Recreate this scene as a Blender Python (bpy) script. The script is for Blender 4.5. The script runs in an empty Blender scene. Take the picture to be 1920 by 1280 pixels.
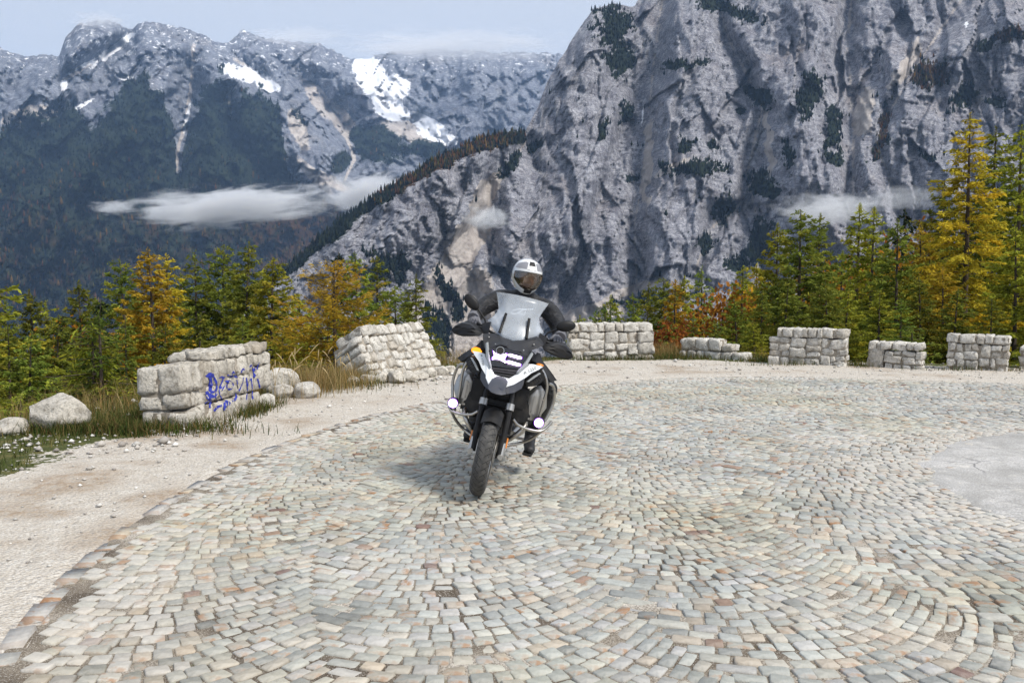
import bpy, bmesh, math, random
import numpy as np
from mathutils import Vector, Matrix, Euler
from mathutils.bvhtree import BVHTree
R = math.radians
scene = bpy.context.scene
COL = scene.collection

# ------------------------------------------------------------------ camera
PITCH = math.atan(95 / 1600.0)
CAM = np.array([0.0, 0.0, 1.6])
cam_d = bpy.data.cameras.new("camera")
cam_d.lens = 30.0; cam_d.sensor_width = 36.0; cam_d.clip_start = 0.1; cam_d.clip_end = 40000
cam = bpy.data.objects.new("camera", cam_d); COL.objects.link(cam)
cam.location = CAM; cam.rotation_euler = (R(90) - PITCH, 0, 0)
scene.camera = cam

# ------------------------------------------------------------------ sky, sun, exposure
SUN_EL, SUN_AZ = 50.0, 128.0          # azimuth clockwise from +Y
world = bpy.data.worlds.new("World"); scene.world = world; world.use_nodes = True
nt = world.node_tree; nt.nodes.clear()
wo = nt.nodes.new("ShaderNodeOutputWorld"); bg = nt.nodes.new("ShaderNodeBackground")
sky = nt.nodes.new("ShaderNodeTexSky"); sky.sky_type = 'NISHITA'; sky.sun_disc = False
sky.sun_elevation = R(SUN_EL); sky.sun_rotation = R(SUN_AZ)
sky.altitude = 1400; sky.air_density = 1.0; sky.dust_density = 3.0; sky.ozone_density = 1.5
mixs = nt.nodes.new("ShaderNodeMix"); mixs.data_type = 'RGBA'; mixs.inputs[0].default_value = 0.85
mixs.inputs[7].default_value = (6.4, 6.75, 7.35, 1)        # thin even overcast veil
nt.links.new(sky.outputs[0], mixs.inputs[6]); nt.links.new(mixs.outputs[2], bg.inputs[0])
bg.inputs[1].default_value = 0.078
nt.links.new(bg.outputs[0], wo.inputs[0])
sun_d = bpy.data.lights.new("sun", 'SUN'); sun_d.energy = 2.9; sun_d.angle = R(13); sun_d.color = (1, 0.95, 0.87)
sun = bpy.data.objects.new("sun", sun_d); COL.objects.link(sun)
_sd = Vector((math.sin(R(SUN_AZ)) * math.cos(R(SUN_EL)), math.cos(R(SUN_AZ)) * math.cos(R(SUN_EL)), math.sin(R(SUN_EL))))
sun.rotation_euler = _sd.to_track_quat('Z', 'Y').to_euler()
vs = scene.view_settings; vs.view_transform = 'Standard'; vs.look = 'None'; vs.gamma = 1; vs.use_curve_mapping = False
vs.exposure = 0.70
scene.render.engine = 'CYCLES'
cy = scene.cycles
cy.use_denoising = True; cy.max_bounces = 5; cy.diffuse_bounces = 2; cy.use_adaptive_sampling = True; cy.adaptive_threshold = 0.012; cy.glossy_bounces = 3; cy.transmission_bounces = 5
cy.transparent_max_bounces = 12; cy.volume_bounces = 2; cy.volume_step_rate = 1.5; cy.volume_max_steps = 128
try: cy.denoiser = 'OPENIMAGEDENOISE'
except Exception: pass

# ------------------------------------------------------------------ helpers
_cp, _sp = math.cos(PITCH), math.sin(PITCH)
def ray(px, py):
    a = (np.asarray(px, float) - 960) / 1600; b = (640 - np.asarray(py, float)) / 1600
    return np.stack([a + 0 * b, _cp + b * _sp + 0 * a, -_sp + b * _cp + 0 * a], -1)
def at(px, py, Y):
    r = ray(px, py); return CAM + r * (np.asarray(Y) / r[..., 1])[..., None]
def on_ground(px, py, z=0.0):
    r = ray(px, py); return CAM + r * ((z - CAM[2]) / r[..., 2])[..., None]
def project(P):
    P = np.asarray(P, float) - CAM
    f = P[..., 1] * _cp - P[..., 2] * _sp; u = P[..., 1] * _sp + P[..., 2] * _cp
    return 960 + 1600 * P[..., 0] / f, 640 - 1600 * u / f

_perm = np.random.RandomState(7).permutation(256)
_perm = np.concatenate([_perm, _perm, _perm]).astype(np.int64)
_ang = np.random.RandomState(8).rand(256, 3) * 2 - 1
_ang /= np.linalg.norm(_ang, axis=1)[:, None]
def pn(x, y, z=0.0):
    x, y, z = np.broadcast_arrays(np.asarray(x, float), np.asarray(y, float), np.asarray(z, float))
    xi = np.floor(x).astype(np.int64); yi = np.floor(y).astype(np.int64); zi = np.floor(z).astype(np.int64)
    xf = x - xi; yf = y - yi; zf = z - zi
    u = xf**3 * (xf * (xf * 6 - 15) + 10); v = yf**3 * (yf * (yf * 6 - 15) + 10); w = zf**3 * (zf * (zf * 6 - 15) + 10)
    def g(a, b, c):
        h = _ang[_perm[_perm[_perm[(xi + a) & 255] + ((yi + b) & 255)] + ((zi + c) & 255)]]
        return h[..., 0] * (xf - a) + h[..., 1] * (yf - b) + h[..., 2] * (zf - c)
    def lp(a, b, t): return a + t * (b - a)
    return 1.5 * lp(lp(lp(g(0,0,0), g(1,0,0), u), lp(g(0,1,0), g(1,1,0), u), v), lp(lp(g(0,0,1), g(1,0,1), u), lp(g(0,1,1), g(1,1,1), u), v), w)
def fbm(x, y, z=0.0, o=4, gain=0.5, lac=2.03):
    s = 0; a = 1; n = 0
    for i in range(o):
        s = s + a * pn(x * lac**i + 17.3 * i, y * lac**i - 9.1 * i, z * lac**i + 3.7 * i); n += a; a *= gain
    return s / n
def ridged(x, y, z=0.0, o=4, gain=0.5, lac=2.07):
    s = 0; a = 1; n = 0
    for i in range(o):
        s = s + a * (1 - 2 * np.abs(pn(x * lac**i + 31.3 * i, y * lac**i - 5.1 * i, z + 2.3 * i))); n += a; a *= gain
    return s / n
_ftab = np.random.RandomState(21).rand(256, 5)
def facets(x, y, seed=0):
    """angular rock facets: tilted planes in jittered cells"""
    x, y = np.broadcast_arrays(np.asarray(x, float), np.asarray(y, float))
    xi = np.floor(x).astype(np.int64); yi = np.floor(y).astype(np.int64)
    best = np.full(x.shape, 1e9); val = np.zeros(x.shape)
    for dx in (-1, 0, 1):
        for dy in (-1, 0, 1):
            t = _ftab[_perm[_perm[(xi + dx + seed * 7) & 255] + ((yi + dy + seed * 13) & 255)]]
            ex = x - (xi + dx + t[..., 0]); ey = y - (yi + dy + t[..., 1]); d = ex * ex + ey * ey; m = d < best
            val = np.where(m, (t[..., 2] - 0.5) * 0.9 + (t[..., 3] - 0.5) * 1.8 * ex + (t[..., 4] - 0.5) * 1.8 * ey, val); best = np.minimum(best, d)
    return val
def sstep(e0, e1, x):
    t = np.clip((np.asarray(x, float) - e0) / (e1 - e0), 0, 1); return t * t * (3 - 2 * t)
def interp(pts, x):
    a = np.array(pts, float); return np.interp(x, a[:, 0], a[:, 1])

def raw_mesh(name, V, F, attrs=None, smooth=True, cols=None):
    """V (n,3); F (m,k) int array (or list of lists)."""
    me = bpy.data.meshes.new(name)
    V = np.asarray(V, np.float32)
    if isinstance(F, np.ndarray):
        m, k = F.shape
        me.vertices.add(len(V)); me.vertices.foreach_set("co", V.ravel())
        me.loops.add(m * k); me.loops.foreach_set("vertex_index", F.astype(np.int32).ravel())
        me.polygons.add(m); me.polygons.foreach_set("loop_start", np.arange(0, m * k, k, dtype=np.int32))
        me.update(calc_edges=True)
    else:
        me.from_pydata([tuple(map(float, v)) for v in V], [], [list(map(int, f)) for f in F]); me.update()
    if attrs:
        for n, a in attrs.items():
            at_ = me.attributes.new(n, 'FLOAT', 'POINT'); at_.data.foreach_set("value", np.asarray(a, np.float32).ravel())
    if cols:
        for n, a in cols.items():
            a = np.asarray(a, np.float32)
            if a.shape[1] == 3: a = np.concatenate([a, np.ones((len(a), 1), np.float32)], 1)
            at_ = me.attributes.new(n, 'FLOAT_COLOR', 'POINT'); at_.data.foreach_set("color", a.ravel())
    if smooth: me.polygons.foreach_set("use_smooth", np.ones(len(me.polygons), bool))
    return me
def obj(name, me, mat=None, parent=None, loc=(0, 0, 0), rot=(0, 0, 0)):
    o = bpy.data.objects.new(name, me)
    if mat is not None:
        if me is not None and len(me.materials) == 0: me.materials.append(mat)
    COL.objects.link(o)
    if parent is not None: o.parent = parent
    o.location = loc; o.rotation_euler = rot
    return o
def empty(name, loc=(0, 0, 0), rot=(0, 0, 0), parent=None):
    o = bpy.data.objects.new(name, None); COL.objects.link(o); o.location = loc; o.rotation_euler = rot
    o.empty_display_size = 0.2
    if parent is not None: o.parent = parent
    return o
def tag(o, label=None, cat=None, group=None, kind=None):
    if label: o["label"] = label
    if cat: o["category"] = cat
    if group: o["group"] = group
    if kind: o["kind"] = kind
    return o
def grid_faces(nr, nc):
    i = np.arange(nr - 1)[:, None]; j = np.arange(nc - 1)[None, :]
    a = i * nc + j
    return np.stack([a, a + 1, a + nc + 1, a + nc], -1).reshape(-1, 4)

# ------------------------------------------------------------------ materials
class NB:
    """small node-building helper"""
    def __init__(self, name):
        self.m = bpy.data.materials.new(name); self.m.use_nodes = True
        self.t = self.m.node_tree; self.t.nodes.clear()
        self.out = self.t.nodes.new("ShaderNodeOutputMaterial")
    def n(self, typ, **kw):
        nd = self.t.nodes.new("ShaderNode" + typ)
        for k, v in kw.items():
            if k.startswith("i_"): nd.inputs[k[2:].replace("_", " ")].default_value = v
            else: setattr(nd, k, v)
        return nd
    def l(self, a, b): self.t.links.new(a, b)
    def coord(self, scale=(1, 1, 1), kind="Object", rot=(0, 0, 0)):
        tc = self.n("TexCoord"); mp = self.n("Mapping"); mp.inputs["Scale"].default_value = scale; mp.inputs["Rotation"].default_value = rot
        self.l(tc.outputs[kind], mp.inputs[0]); return mp.outputs[0]
    def noise(self, vec, scale, detail=4, rough=0.55, dist=0.0):
        nd = self.n("TexNoise"); nd.inputs["Scale"].default_value = scale; nd.inputs["Detail"].default_value = detail
        nd.inputs["Roughness"].default_value = rough; nd.inputs["Distortion"].default_value = dist
        if vec is not None: self.l(vec, nd.inputs["Vector"])
        return nd.outputs[0]
    def vor(self, vec, scale, feat='F1', out=0, rnd=1.0):
        nd = self.n("TexVoronoi", feature=feat); nd.inputs["Scale"].default_value = scale
        if feat != 'DISTANCE_TO_EDGE' or True:
            nd.inputs["Randomness"].default_value = rnd
        if vec is not None: self.l(vec, nd.inputs["Vector"])
        return nd.outputs[out]
    def ramp(self, fac, stops, interp='LINEAR'):
        nd = self.n("ValToRGB"); cr = nd.color_ramp; cr.interpolation = interp
        while len(cr.elements) > 1: cr.elements.remove(cr.elements[-1])
        for i, (p, c) in enumerate(stops):
            if not hasattr(c, "__len__"): c = (c, c, c)
            e = cr.elements[0] if i == 0 else cr.elements.new(p)
            e.position = p; e.color = (*c[:3], 1)
        self.l(fac, nd.inputs[0]); return nd.outputs[0]
    def mix(self, fac, a, b, mode='MIX'):
        nd = self.n("Mix", data_type='RGBA', blend_type=mode)
        for s, v in ((0, fac), (6, a), (7, b)):
            if hasattr(v, "is_linked") or hasattr(v, "links"): self.l(v, nd.inputs[s])
            elif s == 0: nd.inputs[0].default_value = v
            else: nd.inputs[s].default_value = (*v[:3], 1)
        return nd.outputs[2]
    def math(self, op, a, b=0.5, clamp=False):
        nd = self.n("Math", operation=op, use_clamp=clamp)
        for i, v in enumerate((a, b)):
            if hasattr(v, "links"): self.l(v, nd.inputs[i])
            else: nd.inputs[i].default_value = v
        return nd.outputs[0]
    def attr(self, name, out="Fac"):
        nd = self.n("Attribute"); nd.attribute_name = name; return nd.outputs[out]
    def bump(self, h, strength=0.3, dist=0.01, nrm=None):
        nd = self.n("Bump"); nd.inputs["Strength"].default_value = strength; nd.inputs["Distance"].default_value = dist
        self.l(h, nd.inputs["Height"])
        if nrm is not None: self.l(nrm, nd.inputs["Normal"])
        return nd.outputs[0]
    def bsdf(self, color=None, rough=0.7, metal=0.0, normal=None, **kw):
        b = self.n("BsdfPrincipled")
        for k, v in (("Base Color", color), ("Roughness", rough), ("Metallic", metal)):
            if v is None: continue
            if hasattr(v, "links"): self.l(v, b.inputs[k])
            elif k == "Base Color": b.inputs[k].default_value = (*v[:3], 1)
            else: b.inputs[k].default_value = v
        if normal is not None: self.l(normal, b.inputs["Normal"])
        for k, v in kw.items():
            k = k.replace("_", " "); b.inputs[k].default_value = v
        self.l(b.outputs[0], self.out.inputs[0]); return b
def plain(name, color, rough=0.5, metal=0.0, var=0.12, scale=8.0, bump=0.0, bscale=60.0, **kw):
    b = NB(name); v = b.coord()
    n = b.noise(v, scale, 4)
    c = b.mix(n, tuple(x * (1 - var) for x in color), tuple(min(1, x * (1 + var)) for x in color))
    r = b.math('ADD', b.math('MULTIPLY', b.noise(v, scale * 3, 3), 0.16), rough - 0.08, True)
    nr = b.bump(b.noise(v, bscale, 3), bump, 0.003) if bump else None
    b.bsdf(c, r, metal, nr, **kw); return b.m
# ================================================================== THE GROUND
HC = np.array([6.8, 6.4])             # centre of the hairpin bend
R_IN, R_OUT = 3.55, 9.62
def polar(x, y):
    dx, dy = np.asarray(x) - HC[0], np.asarray(y) - HC[1]
    return np.hypot(dx, dy), np.degrees(np.arctan2(dy, dx)) % 360
EDGE = [(0, 12.6), (60, 12.3), (76, 12.3), (86, 12.6), (95, 13.6), (104, 15.0), (112, 15.3), (120, 15.1), (128, 14.6), (138, 14.2), (150, 13.6), (160, 13.2), (172, 13.4), (185, 14.2), (200, 15), (220, 18), (240, 40), (330, 40), (350, 16), (360, 12.6)]
RD_OUT = [(0, 8.3), (60, 8.3), (76, 8.5), (90, 9.0), (100, 9.7), (112, 10.1), (125, 10.1), (140, 9.9), (160, 9.55), (180, 9.4), (200, 9.45), (222, 9.5), (360, 9.5)]
def ground_z(x, y):
    x = np.asarray(x, float); y = np.asarray(y, float)
    r, ph = polar(x, y)
    re = interp(EDGE, ph)
    s = np.maximum(0, r - re)
    drop = 0.55 * s - 0.9 * (1 - np.exp(-s / 1.6))
    drop = np.maximum(drop, 0.12 * s)
    drop = 205 * (1 - np.exp(-drop / 205))
    z = -drop + sstep(0.5, 12, s) * 1.4 * fbm(x * 0.06, y * 0.06, o=3) + sstep(0.2, 3, s) * 0.25 * fbm(x * 0.4, y * 0.4, o=2)
    ro = interp(RD_OUT, ph)
    road = (1 - sstep(ro - 0.12, ro + 0.1, r)) * sstep(-5, 0, r)
    z = z - 0.05 * road
    verge = sstep(ro + 0.3, ro + 1.5, r) * (1 - sstep(0, 1, s))
    z = z + verge * (0.05 * fbm(x * 0.7, y * 0.7, o=3) + 0.015)
    return z
def grow(lo, hi, flo, fhi, st, k=1.13):
    a = list(np.arange(flo, fhi, st)); s = st; v = a[-1]
    while v < hi: s *= k; v += s; a.append(v)
    s = st; v = a[0]; left = []
    while v > lo: s *= k; v -= s; left.append(v)
    return np.array(left[::-1] + a)
gx = grow(-14000, 14000, -9, 13, 0.11); gy = grow(-3000, 16000, 0.5, 22, 0.11)
GX, GY = np.meshgrid(gx, gy)
GZ = ground_z(GX, GY)
rr, pp = polar(GX, GY)
re_ = interp(EDGE, pp); ro_ = interp(RD_OUT, pp)
gedge = interp([(0, 11.5), (76, 11.6), (95, 12.6), (112, 13.9), (128, 13.3), (140, 12.9), (152, 11.7), (165, 11.1), (180, 11.4), (195, 12.0), (215, 14), (240, 30), (360, 12)], pp)
grass = sstep(-0.45, 0.75, rr - gedge + 1.1 * fbm(GX * 0.8, GY * 0.8, o=4))
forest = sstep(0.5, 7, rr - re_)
dirt = sstep(0.05, 0.38, fbm(GX * 0.7 + 9, GY * 0.7, o=4) + 0.35 * fbm(GX * 4, GY * 4, o=3)) * sstep(0.2, 1.0, rr - ro_)
for (mx_, my_, mr_) in [(240, 985, .32), (215, 1005, .28), (85, 968, .22), (20, 963, .25), (25, 1020, .16), (330, 930, .4), (420, 835, .35), (150, 905, .5), (60, 930, .4), (560, 790, .4)]:
    q_ = on_ground(mx_, my_)
    dirt = np.maximum(dirt, sstep(0.0, 0.9, 1.2 - np.hypot((GX - q_[0]), (GY - q_[1])) / mr_ + 1.3 * fbm(GX * 3, GY * 3, 2.0, o=4)))
b = NB("ground_gravel"); v = b.coord()
n1 = b.noise(v, 1.1, 3, 0.6); n2 = b.noise(v, 9, 5, 0.65); n3 = b.noise(v, 60, 3, 0.7)
c = b.ramp(n2, [(0.25, (0.40, 0.35, 0.29)), (0.45, (0.575, 0.53, 0.465)), (0.7, (0.68, 0.65, 0.595))])
c = b.mix(b.ramp(n3, [(0.36, 0.0), (0.56, 1)]), (0.38, 0.33, 0.27), c)
c = b.mix(b.math('MULTIPLY', b.attr("dirt"), b.ramp(n2, [(0.35, 0.15), (0.6, 0.85)])), c, (0.30, 0.215, 0.14))
vd = b.n("TexVoronoi"); vd.inputs["Scale"].default_value = 38; b.l(v, vd.inputs["Vector"])
c = b.mix(b.ramp(vd.outputs["Color"], [(0.6, 0.0), (0.95, 0.5)]), c, (0.3, 0.28, 0.26))
gcol = b.ramp(b.noise(v, 5, 5, 0.7), [(0.3, (0.035, 0.042, 0.014)), (0.5, (0.075, 0.085, 0.025)), (0.72, (0.17, 0.14, 0.06))])
gm = b.math('GREATER_THAN', b.math('ADD', b.attr("grass"), b.math('MULTIPLY', b.math('SUBTRACT', b.noise(v, 14, 4, 0.7), 0.5), 1.2)), 0.5)
c = b.mix(gm, c, gcol)
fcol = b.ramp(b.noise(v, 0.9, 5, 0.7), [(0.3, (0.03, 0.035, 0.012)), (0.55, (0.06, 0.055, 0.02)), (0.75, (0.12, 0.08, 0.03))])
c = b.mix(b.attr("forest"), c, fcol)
h = b.math('ADD', b.math('MULTIPLY', n3, 0.5), b.math('MULTIPLY', vd.outputs["Distance"], -0.8))
b.bsdf(c, 0.95, 0, b.bump(b.math('ADD', h, b.math('MULTIPLY', n2, 1.2)), 0.7, 0.03), Specular_IOR_Level=0.15)
M_ground = b.m
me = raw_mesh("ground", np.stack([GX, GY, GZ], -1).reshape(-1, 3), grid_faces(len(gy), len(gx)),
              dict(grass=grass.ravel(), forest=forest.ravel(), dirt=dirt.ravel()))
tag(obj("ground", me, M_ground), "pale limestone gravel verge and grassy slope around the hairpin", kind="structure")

# ================================================================== THE COBBLED ROAD
rng = np.random.RandomState(11)
PH0, PH1 = 48.0, 262.0
def road_z(x, y): return 0.018 * fbm(np.asarray(x) * 0.45, np.asarray(y) * 0.45, o=3)
# bed: an annulus sheet of sand just under the setts
nphi = 500; nr_ = 60
PHI = np.radians(np.linspace(PH0 - 4, PH1 + 4, nphi))[:, None]; ROb = interp(RD_OUT, np.degrees(PHI))
T = np.linspace(0, 1, nr_)[None, :]
RR = (R_IN - 0.75) * (1 - T) + (ROb + 0.12) * T
X = HC[0] + RR * np.cos(PHI); Y = HC[1] + RR * np.sin(PHI)
Z = road_z(X, Y) - 0.0075 + 0.006 * fbm(X * 5, Y * 5, o=2) - 0.035 * sstep(0.985, 1.0, T)
b = NB("sand_joints"); v = b.coord()
n2 = b.noise(v, 7, 4, 0.6); n3 = b.noise(v, 90, 3, 0.7)
c = b.ramp(b.noise(v, 1.3, 4, 0.6), [(0.40, (0.09, 0.07, 0.052)), (0.50, (0.28, 0.24, 0.19)), (0.64, (0.58, 0.53, 0.46))])
c = b.mix(b.ramp(n3, [(0.4, 0.8), (0.6, 0.0)]), c, (0.10, 0.08, 0.06))
c = b.mix(b.ramp(b.noise(v, 150, 2, 0.7), [(0.56, 0.0), (0.66, 0.7)]), c, (0.62, 0.58, 0.52))
c = b.mix(b.ramp(b.noise(v, 16, 4, 0.7), [(0.62, 0.0), (0.72, 0.7)]), c, (0.09, 0.10, 0.04))
b.bsdf(c, 0.95, 0, b.bump(b.math('ADD', n3, n2), 0.6, 0.01), Specular_IOR_Level=0.1)
me = raw_mesh("road", np.stack([X, Y, Z], -1).reshape(-1, 3), grid_faces(nphi, nr_))
road = obj("road", me, b.m); tag(road, "cobbled hairpin road of grey and rust stained setts", kind="structure")

b = NB("sett_stone"); v = b.coord(); v2 = b.coord(kind="Object")
col = b.attr("col", "Color")
n = b.noise(v, 26, 5, 0.65)
c = b.mix(1.0, col, b.ramp(n, [(0.25, 0.72), (0.55, 1.0), (0.8, 1.16)]), 'MULTIPLY')
rust = b.ramp(b.noise(v, 11, 4, 0.6, 0.4), [(0.50, 0.0), (0.62, 1.0)])
c = b.mix(b.math('MULTIPLY', rust, b.attr("rust")), c, (0.30, 0.165, 0.085))
c = b.mix(b.ramp(b.noise(v, 3.2, 6, 0.7), [(0.56, 0.0), (0.74, 0.45)]), c, (0.19, 0.165, 0.13))
dust = b.ramp(b.noise(v, 0.8, 5, 0.65), [(0.47, 0.0), (0.7, 0.75)])
c = b.mix(b.math('MULTIPLY', dust, b.ramp(b.noise(v, 40, 4, 0.7), [(0.35, 0.1), (0.65, 1.0)])), c, (0.6, 0.56, 0.5))
b.bsdf(c, b.ramp(n, [(0.3, 0.72), (0.7, 0.52)]), 0, b.bump(b.math('ADD', n, b.noise(v, 120, 2)), 0.35, 0.006), Specular_IOR_Level=0.3)
M_sett = b.m
PAL = np.array([(0.37, 0.385, 0.37), (0.33, 0.345, 0.34), (0.42, 0.42, 0.385), (0.43, 0.41, 0.37), (0.40, 0.40, 0.40), (0.26, 0.27, 0.265), (0.43, 0.38, 0.32), (0.27, 0.155, 0.12), (0.33, 0.2, 0.14)])
PAL = PAL * np.array([1.05, 1.035, 1.0]); PAL[7] = (0.20, 0.13, 0.11); PAL[8] = (0.30, 0.21, 0.16)
PW = np.array([.25, .18, .18, .12, .13, .06, .06, .006, .008]); PW /= PW.sum()
setts = []     # centre x, y, heading, length (along row), width
def emit_strip(r0, r1, roff, bulge=0.30, pitch=0.094):
    rm = (r0 + r1) / 2; W = r1 - r0
    total = np.radians(PH1 - PH0) * rm
    nrow = int(total / pitch)
    for k in range(-6, nrow + 1):
        s0 = k * pitch
        # walk across the strip following the arc row
        t = -W / 2 + 0.002
        while t < W / 2 - 0.03:
            ln = rng.uniform(0.074, 0.116)
            if W / 2 - (t + ln) < 0.07: ln = W / 2 - t
            tc = t + ln / 2; q = 2 * tc / W
            s = s0 + bulge * (1 - q * q) + rng.uniform(-1, 1) * 0.010
            slope = -bulge * 2 * q * (2 / W)
            r = rm + tc
            # arcs are pinched at the strip edge, so width follows the slope
            ph = np.radians(PH0) + s / rm
            if np.degrees(ph) < PH0 or np.degrees(ph) > PH1: t += ln; continue
            wd = pitch * (r / rm) / math.sqrt(1 + slope * slope)
            setts.append((HC[0] + r * math.cos(ph), HC[1] + r * math.sin(ph), ph, slope, ln * math.sqrt(1 + slope * slope) * 0.97, wd, r, np.degrees(ph)))
            t += ln
edges = [R_IN - 0.6, 5.05, 6.58, 8.1, 9.62, 10.2]
for i in range(5): emit_strip(edges[i], edges[i + 1], 0, 0.34 if i < 4 else 0.05)
S = np.array(setts)
keep = S[:, 6] < interp(RD_OUT, S[:, 7]) - 0.10 + 0.03 * rng.randn(len(S))
keep &= S[:, 6] > R_IN - 0.58
px_, py_ = project(np.stack([S[:, 0], S[:, 1], 0 * S[:, 0]], -1))
keep &= (S[:, 1] > 2.6) & (px_ > -160) & (px_ < 2080)
S = S[keep]
# row direction = radial unit rotated by slope (slope is along +phi)
er = np.stack([np.cos(S[:, 2]), np.sin(S[:, 2])], -1); et = np.stack([-np.sin(S[:, 2]), np.cos(S[:, 2])], -1)
ax = er + et * S[:, 3:4]; ax /= np.linalg.norm(ax, axis=1)[:, None]
jit = rng.randn(len(S)) * 0.05
ca, sa = np.cos(jit), np.sin(jit)
ax = np.stack([ax[:, 0] * ca - ax[:, 1] * sa, ax[:, 0] * sa + ax[:, 1] * ca], -1)
ay = np.stack([-ax[:, 1], ax[:, 0]], -1)
N = len(S)
gap = rng.uniform(0.003, 0.0085, N)
hl = S[:, 4] / 2 - gap / 2; hw = np.minimum(S[:, 5], 0.105) / 2 - gap / 2
# octagon template
oc = np.array([(-1, -.8), (-.82, -1), (.82, -1), (1, -.8), (1, .8), (.82, 1), (-.82, 1), (-1, .8)])
oj = oc[None] + rng.uniform(-.1, .1, (N, 8, 2))
ring = oj[..., 0:1] * (hl[:, None, None] * ax[:, None, :]) + oj[..., 1:2] * (hw[:, None, None] * ay[:, None, :])
cx = S[:, :2][:, None, :]
zt = rng.randn(N) * 0.0032; tl = rng.randn(N, 2) * 0.045
rz = road_z(S[:, 0], S[:, 1])
def ringz(sc, dz):
    P = ring * sc
    z = rz[:, None] + zt[:, None] + dz + (P * tl[:, None, :]).sum(-1)
    return np.concatenate([P + cx, z[..., None]], -1)
V = np.concatenate([ringz(0.97, -0.045), ringz(1.0, -0.010), ringz(0.94, -0.0022), ringz(0.86, 0.0), ringz(0.0, 0.0004)[:, :1]], 1)   # (N,33,3)
fq = []
for k in range(3):
    for j in range(8):
        fq.append((k * 8 + j, k * 8 + (j + 1) % 8, (k + 1) * 8 + (j + 1) % 8, (k + 1) * 8 + j))
ft = [(24 + j, 24 + (j + 1) % 8, 32, 32) for j in range(8)]
ci = rng.choice(len(PAL), N, p=PW)
SC = PAL[ci] * rng.uniform(0.80, 1.14, (N, 1)) * (0.86 + 0.16 * sstep(-0.35, 0.25, fbm(S[:, 0] * 0.9, S[:, 1] * 0.9, 4.0, o=3)))[:, None]
warm = sstep(-0.1, 0.4, fbm(S[:, 0] * 0.35 + 4, S[:, 1] * 0.35, o=3) + 0.12 * (S[:, 6] - 6.5) / 3)
SC = SC * (1 + warm[:, None] * np.array([0.03, 0.01, -0.10]))
brown = sstep(7.2, 9.6, S[:, 6] + 0.9 * fbm(S[:, 0] * 0.8, S[:, 1] * 0.8, 6.0, o=3)) * sstep(176, 205, S[:, 7])
SC = SC * (1 - brown[:, None] * np.array([0.12, 0.19, 0.30]))
edge_d = interp(RD_OUT, S[:, 7]) - S[:, 6]
fade = np.maximum(0.8 * (1 - sstep(0.0, 0.75, edge_d + 0.35 * rng.randn(N))), 0.65 * (1 - sstep(0.0, 0.6, S[:, 6] - R_IN + 0.3 * rng.randn(N))))[:, None]
SC = SC * (1 - fade) + np.array([0.50, 0.47, 0.42]) * fade
SR = (rng.rand(N) < 0.32 + 0.25 * warm) * rng.uniform(0.3, 1, N)
dist = np.hypot(S[:, 0], S[:, 1] - 0)
px_, py_ = project(np.stack([S[:, 0], S[:, 1], 0 * S[:, 0]], -1))
vis = (px_ > -20) & (px_ < 1940) & (py_ < 1300)
order = np.argsort(np.where(vis, dist, 1e9))
near = order[:300]; rest = order[300:]
def sett_mesh(name, idx, org=None):
    VV = V[idx]
    if org is not None: VV = VV - org
    n = len(idx)
    off = (np.arange(n) * 33)[:, None, None]
    F4 = (np.array(fq)[None] + off).reshape(-1, 4); 
    F3 = (np.array(ft)[:, :3][None] + off).reshape(-1, 3)
    VV = VV.reshape(-1, 3)
    me = bpy.data.meshes.new(name)
    me.vertices.add(len(VV)); me.vertices.foreach_set("co", VV.astype(np.float32).ravel())
    li = np.concatenate([F4.ravel(), F3.ravel()]).astype(np.int32)
    me.loops.add(len(li)); me.loops.foreach_set("vertex_index", li)
    ls = np.concatenate([np.arange(len(F4)) * 4, len(F4) * 4 + np.arange(len(F3)) * 3]).astype(np.int32)
    me.polygons.add(len(ls)); me.polygons.foreach_set("loop_start", ls); me.update(calc_edges=True)
    me.polygons.foreach_set("use_smooth", np.ones(len(ls), bool))
    cc = np.repeat(np.concatenate([SC[idx], np.ones((n, 1))], 1), 33, 0).astype(np.float32)
    a = me.attributes.new("col", 'FLOAT_COLOR', 'POINT'); a.data.foreach_set("color", cc.ravel())
    a = me.attributes.new("rust", 'FLOAT', 'POINT'); a.data.foreach_set("value", np.repeat(SR[idx], 33).astype(np.float32))
    me.materials.append(M_sett)
    return me
o = obj("cobble_field", sett_mesh("cobble_field", rest), parent=road); o["kind"] = "stuff"
for i in near:
    org = np.array([S[i, 0], S[i, 1], rz[i]])
    obj("cobble", sett_mesh("cobble", np.array([i]), org), parent=road, loc=org)

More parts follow.
